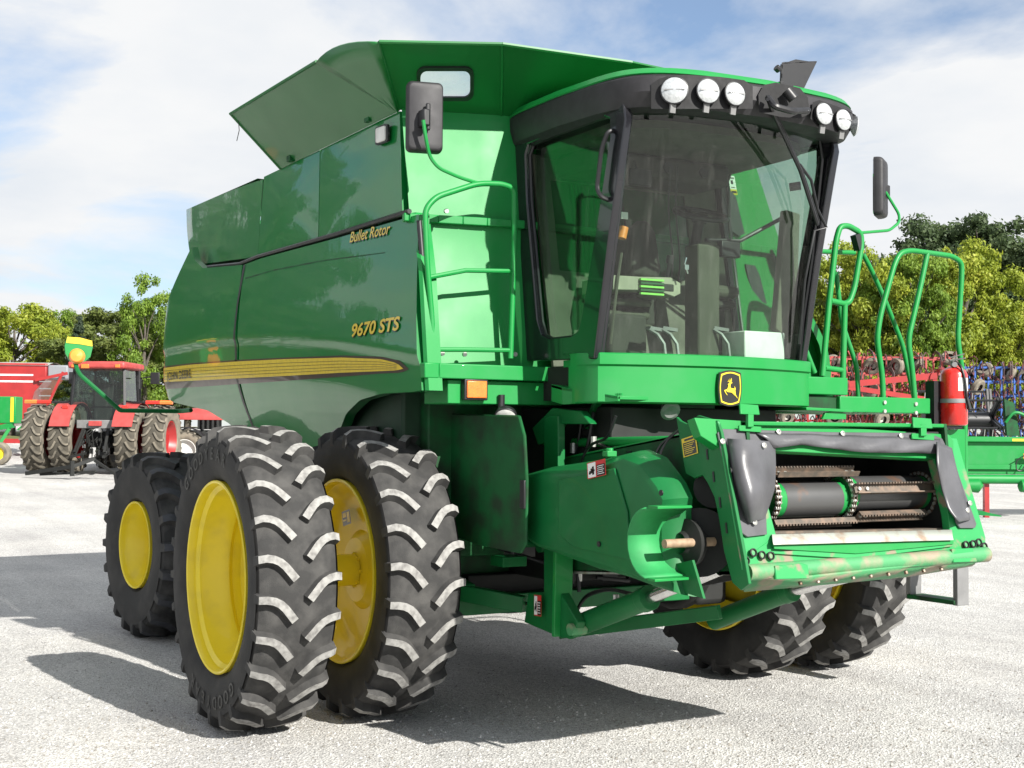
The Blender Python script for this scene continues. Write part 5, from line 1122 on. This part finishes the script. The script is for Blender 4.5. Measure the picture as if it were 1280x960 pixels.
# grain cart
def frame_at(px, s, rz=0):
    """rotation: local x to the camera's right, y away from it"""
    return place(px, s), math.atan2(CR.y, CR.x)+rz
def thing_at(name, px, s, label, cat, rz=0, group=None):
    l, r = frame_at(px, s, rz); return empty(name, None, l, r, label, cat, group)
GCt = thing_at('grain_cart', 30, 46, 'bright red grain cart with a pale tarp roof standing under the trees', 'grain cart', rz=.1)
k = 46/FPX
def gp(dx, z): return dx*k, z*k
mb = MB(); mb.plate([V((-5, 0, 1.9)), V((-5, 0, 3.55-.25)), V((.75, 0, 3.30)), V((.75, 0, 2.75)), V((.35, 0, 2.3)), V((.1, 0, 1.35)), V((-1.6, 0, .9)), V((-3.2, 0, .9))], (0, 2.4, 0)); mb.build('cart_body', REDP, GCt, bevel=.03)
for zz in (2.62, 2.85): mb = MB(); mb.b2((-5, -.012, zz), (.3, -.002, zz+.06)); mb.build('white_stripe', WHITE, GCt)
mb = MB(); mb.grid([[V((x, y, 3.22+.16*math.sin(PI*(y+.05)/2.5))) for y in (-.05, .4, .8, 1.2, 1.6, 2.0, 2.45)] for x in (-5, -3, -1, .8)]); mb.build('tarp', mat('grey_tarp', (.35, .36, .34), .8, noise=.2, nscale=3), GCt)
mb = MB(); mb.box((1.1, .6, 3.0), (.7, .9, .5)); mb.build('auger_hood', mat('grey_hood', (.2, .21, .23), .6), GCt, bevel=.05)
mb = MB(); mb.bar((.4, -.1, 2.7), (1.5, -.1, 2.95), .1, .1); mb.bar((.5, -.1, 1.0), (1.35, -.1, 3.0), .08, .08); mb.bar((-3, -.1, .55), (1.0, -.1, .55), .16, .16); mb.bar((.2, 0, .6), (.6, 0, 1.8), .14, .14); mb.build('cart_frame', REDP, GCt)
for i in range(8): mb = MB(); mb.bar((.55, -.14, .9+.25*i), (.95, -.14, .9+.25*i), .04, .04); mb.build('ladder_rung', GREY, GCt)
for x in (-2.4,):
    e = empty('wheel', GCt, (x, .2, .75)); mb = MB(); mb.lathe([(-.3, .4), (-.32, .7), (-.2, .75), (.2, .75), (.3, .7), (.3, .4)], (0, 0, 0), (0, 1, 0), 24); mb.build('tyre', TYRED, e); mb = MB(); mb.lathe([(-.28, .4), (-.1, .35), (-.1, 0)], (0, 0, 0), (0, 1, 0), 20); mb.build('rim', REDP, e)
PLn = thing_at('seed_drill', 8, 41, 'green seed drill with a yellow hubbed wheel at the picture edge beside the red cart', 'seed drill')
mb = MB(); mb.b2((-.9, 0, 1.3), (.30, .6, 2.15)); mb.build('seed_box', GREEN, PLn, bevel=.03)
mb = MB(); mb.b2((.14, -.02, 1.35), (.24, -.005, 2.12)); mb.build('yellow_band', YDEC, PLn)
mb = MB(); mb.bar((-.9, .1, 1.05), (.2, .1, 1.25), .16, .16); mb.bar((.1, .1, 1.2), (-.25, -.1, .5), .12, .1); mb.bar((.3, .2, 1.1), (.9, .2, 1.6), .05, .05); mb.bar((-.8, .1, 1.0), (-.3, -.1, .5), .08, .08); mb.build('drill_frame', GREEN, PLn)
e = empty('wheel', PLn, (-.15, -.1, .36)); mb = MB(); mb.lathe([(-.12, .2), (-.14, .30), (-.10, .36), (.10, .36), (.14, .3), (.12, .2)], (0, 0, 0), (0, 1, 0), 26); mb.build('tyre', TYRED, e); mb = MB(); mb.lathe([(-.12, .21), (-.05, .19), (-.06, .07), (-.12, .06), (-.12, 0)], (0, 0, 0), (0, 1, 0), 22); mb.build('rim', YEL, e)

# folded cultivators
def tine_mesh():
    mb = MB(); mb.tube([(0, 0, 0), (0, -.16, .05), (0, -.28, -.06), (0, -.22, -.26), (0, -.10, -.36), (.0, .02, -.44)], .022, 5); mb.plate([V((-.06, .0, -.40)), V((.06, .0, -.40)), V((0, .06, -.54))], (0, .015, 0)); return mb
def cultivator(px, s, w, h, label, paint, seed, z0=.5, group=None, rz=0, cols=9, rws=6):
    C_ = thing_at('cultivator', px, s, label, 'cultivator', rz=rz); rnd = random.Random(seed)
    bar0 = None
    def inst(name, me, m_loc, sc=(1, 1, 1), rot=(0, 0, 0)):
        if name == 'gauge_wheel': sc = (.85, .85, .85)
        o = bpy.data.objects.new(name, me); COL.objects.link(o); o.parent = C_; o.location = m_loc; o.scale = sc; o.rotation_euler = rot; return o
    hb = MB().box((0, 0, 0), (1, .065, .065)).build('toolbar', paint, C_); hm = hb.data; bpy.data.objects.remove(hb)
    tn = tine_mesh().build('tine', mat('dark_tine', (.05, .03, .03), .6, col2=(.12, .02, .02), nscale=3), C_); tm = tn.data; bpy.data.objects.remove(tn)
    ts = MB().box((0, 0, 0), (.05, .05, .30)).build('tine_clamp', paint, C_); tsm = ts.data; bpy.data.objects.remove(ts)
    wm = MB(); wm.lathe([(-.10, .16), (-.12, .29), (-.07, .34), (.07, .34), (.12, .29), (.10, .16), (.02, .14), (.02, .05), (.08, .05), (.08, 0)], (0, 0, 0), (0, 1, 0), 20, ms=[0]*5+[1]*4); wo = wm.build('gauge_wheel', [TYRED, mat('pale_hub', (.5, .48, .42), .6)], C_); wme = wo.data; bpy.data.objects.remove(wo)
    for layer in range(2):
        y = layer*.9
        for j in range(rws):
            inst('toolbar', hm, (0, y, z0+h*j/(rws-1)), (w, 1, 1))
        for i in range(cols):
            x = -w/2+w*i/(cols-1)
            inst('cross_member', hm, (x, y-.02, z0+h/2), (h, .9, .9), (0, PI/2, 0))
            for j in range(rws):
                for _ in range(2): inst('tine', tm, (x+w/(cols-1)*rnd.uniform(.3, .7), y-.08, z0+h*j/(rws-1)+rnd.uniform(-.05, .05)), (1, 1, 1), (rnd.uniform(-1.6, .3), rnd.uniform(-.2, .2), rnd.uniform(-.9, .9)))
                if rnd.random() < .5: inst('tine_clamp', tsm, (x+rnd.uniform(-.2, .2), y-.1, z0+h*j/(rws-1)+.08), rot=(0, rnd.uniform(-.5, .5), 0))
    for i in range(cols//2+1):
        inst('gauge_wheel', wme, (-w/2+w*(i+.3)/(cols//2+.6)+rnd.uniform(-.2, .2), -.3+.9*rnd.random(), z0+h+rnd.uniform(-.35, .0)), rot=(rnd.uniform(-.9, .5), rnd.uniform(-.3, .3), rnd.uniform(-1.3, .8)))
        inst('gauge_wheel', wme, (-w/2+w*rnd.random(), -.45, z0+h*rnd.uniform(.2, .75)), rot=(rnd.uniform(-.4, .9), 0, rnd.uniform(-1, 1)))
    return C_
CU = cultivator(1118, 44, 4.3, 2.7, 'red folded field cultivator seen between the green deck rails', REDF, 3, z0=.95)
mb = MB(); kk = FPX/44
mb.bar((-1.8, -1.0, 2.70), (1.1, -1.0, 3.0), .18, .2); mb.bar((-1.8, -1.0, 2.6), (1.2, -1.0, 2.15), .16, .16); mb.bar((1.0, -1.0, 3.0), (1.2, -1.0, 2.1), .14, .14); mb.lathe([(-.1, .30), (.1, .30)], (1.15, -1.05, 2.9), (0, 1, 0), 18); mb.lathe([(-.08, .45), (.0, .5), (.08, .45)], (1.35, -.8, 2.8), (1, .2, 0), 18); mb.build('tow_hitch', REDP, CU)
cultivator(1252, 44.5, 2.6, 2.4, 'blue folded field cultivator standing beyond the header reel', BLUEP, 7, z0=.95, rz=-.1, cols=7)
cultivator(1385, 47, 5.0, 2.6, 'red folded cultivator at the picture edge past the blue one', REDF, 9, z0=.85, cols=9)
cultivator(1010, 50, 3.2, 1.9, 'dark red cultivator showing low through the gap above the feeder opening', REDP, 12, z0=1.0, cols=7)

# green header with black reel
HD = thing_at('combine_header', 1195, 25, 'green grain header with a black reel standing on the gravel beyond the ladder', 'header', rz=.03)
h25 = lambda px, py: (((px-1195)/FPX*25), (1.7778-gz(25))-(py-542)/FPX*25)
def hb2(x0, x1, y0, y1, z0, z1, m, name, bev=.01): mb = MB(); mb.b2((x0, y0, z0), (x1, y1, z1)); return mb.build(name, m, HD, bevel=bev)
Z = lambda py: 1.72-(py-542)/FPX*25
hb2(-.3, 5, 0, .08, Z(600), Z(560), GREEN, 'back_sheet'); hb2(-.3, 5, -.10, .10, Z(560), Z(553), GREEN, 'top_beam', .02)
hb2(-.3, 5, -.06, .0, Z(594), Z(588), GREEN, 'stiffener', .01); mb = MB(); mb.cyl((-.3, -.05, Z(606)), (5, -.05, Z(606)), .09, 16); mb.build('lower_tube', GREEN, HD)
mb = MB(); mb.cyl((-.3, .9, Z(532)), (1.0, .9, Z(532)), .16, 16); mb.build('reel_tube', BLACK, HD, smooth=40)
for i in range(6):
    a = 2*PI*i/6+.35; mb = MB(); mb.cyl((-.5, .9+.55*math.cos(a), Z(530)+.55*math.sin(a)), (1.0, .9+.55*math.cos(a), Z(530)+.55*math.sin(a)), .022, 6); mb.build('reel_bat', BLACK, HD)
    mb = MB()
    for j in range(9): x = -.4+.16*j; p = V((x, .9+.55*math.cos(a), Z(530)+.55*math.sin(a))); mb.tube([p, p+V((0, .05, -.16))], .008, 4)
    mb.build('reel_finger', mat('grey_finger', (.35, .35, .33), .5), HD)
for x in (1.0, 1.06):
    for i in range(6):
        a = 2*PI*i/6+.35; mb = MB(); mb.bar((x, .9, Z(530)), (x, .9+.6*math.cos(a), Z(530)+.6*math.sin(a)), .04, .08); mb.build('reel_spider', BLACK, HD)
mb = MB(); mb.plate([V((1.15, .5, Z(505))), V((1.35, .5, Z(510))), V((1.45, .5, Z(552))), V((1.2, .5, Z(552)))], (0, .1, 0)); mb.build('end_shield', GDARK, HD)
mb = MB(); mb.tube([(1.15, .45, Z(535)), (1.3, .4, Z(520)), (1.6, .4, Z(528)), (1.65, .4, Z(552))], .03, 8, fil=.2); mb.build('reel_arm', GREEN, HD)
mb = MB(); mb.bar((1.25, -.13, Z(577)), (1.7, -.13, Z(577)), .02, .10); mb.build('warning_flag', ORNG, HD)
mb = MB(); mb.tube([(1.3, -.14, Z(575)), (1.1, -.15, Z(582)), (1.1, -.15, Z(594)), (1.2, -.15, Z(596)), (1.35, -.15, Z(580))], .012, 6, fil=.1); mb.build('hanging_cable', BLACK, HD)
mb = MB(); mb.b2((1.05, -.104, Z(558.5)), (1.3, -.100, Z(555.5))); mb.build('yellow_sticker', YDEC, HD)
for x in (.55, 2.4): mb = MB(); mb.b2((x, 0, 0), (x+.09, .1, Z(606))); mb.build('parking_stand', REDP, HD)
for x in (.0, .28, 1.3, 1.6): mb = MB(); mb.lathe([(-.15, .02), (-.1, .12), (.1, .14), (.2, .02)], (x, -.1, Z(614)), (1, 0, 0), 10); mb.build('skid_shoe', GREEN, HD)
mb = MB(); mb.plate([V((-.3, -.6, .12)), V((.35, -1.3, .10)), V((-.2, -.6, .25))], (0, .05, .02)); mb.build('crop_divider', GREEN, HD)

# ---------------------------------------------------------------- trees
def leafmat(name, c1, c2, c3):
    m = bpy.data.materials.new(name); m.use_nodes = True; t = m.node_tree; t.nodes.clear(); L = t.links.new
    tc = N(t, 'ShaderNodeTexCoord'); n = N(t, 'ShaderNodeTexNoise', i_Scale=.9, i_Detail=3.0); L(tc.outputs['Object'], n.inputs['Vector'])
    n2 = N(t, 'ShaderNodeTexNoise', i_Scale=9.0, i_Detail=2.0); L(tc.outputs['Object'], n2.inputs['Vector'])
    ad = N(t, 'ShaderNodeMath', operation='ADD'); L(n.outputs['Fac'], ad.inputs[0]); L(n2.outputs['Fac'], ad.inputs[1])
    mr = N(t, 'ShaderNodeMapRange', i_1=.70, i_2=1.3); L(ad.outputs[0], mr.inputs[0])
    r = N(t, 'ShaderNodeValToRGB'); L(mr.outputs[0], r.inputs[0]); e = r.color_ramp.elements; e[0].color = (*c1, 1); e[1].color = (*c3, 1); x = e.new(.5); x.color = (*c2, 1)
    d = N(t, 'ShaderNodeBsdfPrincipled', i_Roughness=.55); L(r.outputs[0], d.inputs['Base Color']); d.inputs['Specular IOR Level'].default_value = .3
    tr = N(t, 'ShaderNodeBsdfTranslucent'); L(r.outputs[0], tr.inputs[0])
    mx = N(t, 'ShaderNodeMixShader'); mx.inputs[0].default_value = .45; L(d.outputs[0], mx.inputs[1]); L(tr.outputs[0], mx.inputs[2])
    o = N(t, 'ShaderNodeOutputMaterial'); L(mx.outputs[0], o.inputs[0]); return m
LM = {'yellow': leafmat('yellow_green_leaf', (.13, .18, .022), (.27, .33, .035), (.42, .43, .06)),
      'bright': leafmat('bright_green_leaf', (.09, .16, .022), (.17, .27, .035), (.28, .38, .06)),
      'dark': leafmat('dark_green_leaf', (.045, .075, .032), (.075, .115, .048), (.13, .17, .07)),
      'olive': leafmat('olive_leaf', (.075, .11, .03), (.14, .18, .045), (.22, .25, .07)),
      'conifer': leafmat('conifer_needle', (.020, .040, .020), (.04, .065, .035), (.10, .13, .09))}
BARK = mat('grey_bark', (.10, .085, .07), .9, noise=.4, nscale=9)
def tree_meshes(seed, kind, shape, H=8.0, Wd=3.2, nleaf=15000, lsz=.10, openness=.0):
    rnd = random.Random(seed); lobes = []
    tb = MB(); base = .16 if shape != 'cone' else .1
    pts = [V((0, 0, -.3))]; 
    for i in range(1, 6): pts.append(V((rnd.uniform(-.15, .15), rnd.uniform(-.15, .15), H*.16*i)))
    tb.tube(pts, [.22, .2, .17, .13, .09, .04], 8)
    if shape == 'cone':
        for i in range(170):
            z = H*(base+(1-base)*rnd.random()**1.15); r = Wd*(1-(z/H))*1.0+.1; a = rnd.random()*2*PI; rr = r*rnd.uniform(.55, 1.05)
            lobes.append((V((rr*math.cos(a), rr*math.sin(a), z-.12*rr)), .38*(1-.4*z/H), .5))
    else:
        nl = 170 if shape != 'open' else 75
        for i in range(nl):
            while True:
                p = V((rnd.uniform(-1, 1), rnd.uniform(-1, 1), rnd.uniform(-1, 1)))
                if .45 < p.length < 1.0: break
            f = 1+.22*math.sin(3*math.atan2(p.y, p.x)+seed)+.15*math.sin(5*p.z+seed)
            sx = Wd*f*(1.0 if shape == 'round' else .8); c = V((p.x*sx, p.y*sx, H*.56+p.z*H*.43)); 
            if c.z < H*.12: c.z = H*.12+rnd.random()*.3*H
            lobes.append((c, rnd.uniform(.28, .72)*(Wd/3.2), .65))
            if i % 6 == 0:
                q = V((0, 0, min(c.z*.65, H*.7))); m_ = q.lerp(c, .5)+V((rnd.uniform(-.2, .2), rnd.uniform(-.2, .2), .1)); tb.tube([q, m_, c], [.07, .045, .015], 5)
    trunk = tb.build('trunk', BARK); td = trunk.data; bpy.data.objects.remove(trunk)
    vs = []; fs = []; tot = sum(l[1]**2 for l in lobes)
    for c, r, fl in lobes:
        k = int(nleaf*r*r/tot)
        for _ in range(k):
            d = V((rnd.gauss(0, 1), rnd.gauss(0, 1), rnd.gauss(0, 1))).normalized(); p = c+V((d.x*r, d.y*r, d.z*r*fl))*(rnd.random()**.45)*(1.25 if rnd.random() < .25 else 1.0)
            n = (d+V((rnd.uniform(-1, 1), rnd.uniform(-1, 1), rnd.uniform(-.6, 1.2)))).normalized(); u = n.orthogonal().normalized(); w = n.cross(u); a = rnd.random()*PI; u, w = u*math.cos(a)+w*math.sin(a), w*math.cos(a)-u*math.sin(a)
            z = lsz*rnd.uniform(.6, 1.25); o = len(vs); vs += [tuple(p-u*z), tuple(p+w*z*.5), tuple(p+u*z), tuple(p-w*z*.5)]; fs.append((o, o+1, o+2, o+3))
    me = bpy.data.meshes.new('crown'); me.from_pydata(vs, [], fs); me.materials.append(LM[kind]); me.update()
    return td, me
SP = {}
def tree(px, s, top, width, key, label, group='trees along the far edge of the yard', rz=None):
    if key not in SP:
        kind, shape, seed = key; SP[key] = tree_meshes(seed, kind, shape, nleaf={'cone': 26000, 'open': 17000}.get(shape, 46000))
    td, cm = SP[key]; g = G(px, s); dep = s
    H = (CAM.z-g.z)+(542-top)/FPX*dep; k = H/8.0*1.02; w_ = max(1.45*(width/FPX*dep)/(2*3.2*1.15), .62*k if key[1] != 'cone' else 0)
    name = 'conifer_tree' if key[1] == 'cone' else 'broadleaf_tree'
    T = empty(name, None, g, rz if rz is not None else (px*.37) % 6.28, label, 'tree', group); T.scale = (w_, w_, k)
    for nm, me in (('trunk', td), ('crown', cm)):
        o = bpy.data.objects.new(nm, me); COL.objects.link(o); o.parent = T
    return T
Y1, Y2, B1, D1, D2, O1, C1 = ('yellow', 'round', 11), ('yellow', 'round', 23), ('bright', 'round', 5), ('dark', 'round', 31), ('dark', 'tall', 7), ('olive', 'round', 13), ('conifer', 'cone', 3)
tree(15, 68, 383, 120, Y1, 'yellow green tree above the red grain cart')
tree(-70, 72, 380, 130, Y2, 'yellow tree beyond the picture edge past the grain cart')
tree(72, 74, 396, 70, B1, 'small pale green tree between the yellow tree and the conifer')
tree(97, 62, 404, 58, C1, 'blue green conifer behind the tractor mirror')
tree(140, 66, 393, 130, O1, 'olive broadleaf tree directly behind the tractor cab roof')
tree(180, 63, 352, 62, ('bright', 'open', 41), 'tall loose green tree rising beside the combine rear panel')
tree(235, 70, 372, 110, D1, 'dark tree mostly hidden behind the combine rear panel')
tree(320, 72, 400, 120, O1, 'olive tree hidden behind the combine body')
# the row goes on past the picture's left edge and shows in the glossy side panels
for px, s_, top, wd, key, lb in ((-170, 66, 360, 130, D1, 'first dark tree past the picture edge'), (-280, 62, 320, 150, D2, 'tall dark tree past the picture edge, next after the first'), (-400, 56, 300, 150, O1, 'olive tree past the picture edge'), (-510, 34, -60, 330, D1, 'broad dark tree past the picture edge'),
        (-700, 32, -20, 330, D2, 'high dark tree past the picture edge, mirrored in the engine cover'), (-880, 33, 215, 300, D1, 'dark tree mirrored in the rear side panel'), (-1060, 31, 300, 330, D2, 'dark tree mirrored in the front of the rear side panel'), (-1230, 30, 350, 300, O1, 'olive tree mirrored beside the panel gap'),
        (-1440, 29, 360, 300, D1, 'lower dark tree mirrored above the yellow stripe'), (-1640, 30, 410, 300, O1, 'low olive tree mirrored below the model number'), (-1900, 30, 440, 340, D1, 'low dark tree mirrored in the panel front')):
    tree(px, s_, top, wd, key, lb, group='trees past the picture edge')
tree(955, 64, 318, 110, O1, 'olive tree seen through the cab glass')
tree(1020, 66, 345, 95, Y2, 'yellow tree just beyond the wiper and cab edge')
tree(1088, 62, 300, 120, Y1, 'yellow green tree behind the ladder rails')
tree(1145, 60, 318, 100, B1, 'green tree between the two yellow trees')
tree(1205, 62, 296, 120, Y2, 'brightest yellow tree beside the tall deck rail')
tree(1265, 60, 385, 90, Y1, 'low yellow tree in front of the dark oak')
tree(1165, 92, 272, 160, D1, 'dark oak crown showing over the deck rail')
tree(1235, 88, 262, 170, D2, 'tallest dark oak above the yellow trees')
tree(1310, 84, 280, 160, D1, 'dark oak cut by the picture edge')
tree(1120, 70, 395, 110, O1, 'low olive tree filling in behind the red cultivator')
tree(1240, 70, 400, 120, O1, 'low olive tree filling in behind the blue cultivator')
tree(1060, 74, 380, 110, O1, 'low olive tree behind the ladder foot')
# lower the picture's far edge: a field strip under the trees
mb = MB(); rows = []
for s in (57, 60, 75, 110):
    rows.append([V((CAM.x, CAM.y, 0))+CF*s+CR*u+V((0, 0, gz(s)+.02)) for u in range(-120, 121, 12)])
gm_ = mat('dry_grass', (.10, .13, .03), .9, col2=(.17, .16, .06), nscale=.6); mb.grid(rows).build('grass_verge', gm_, smooth=0, kind='structure')
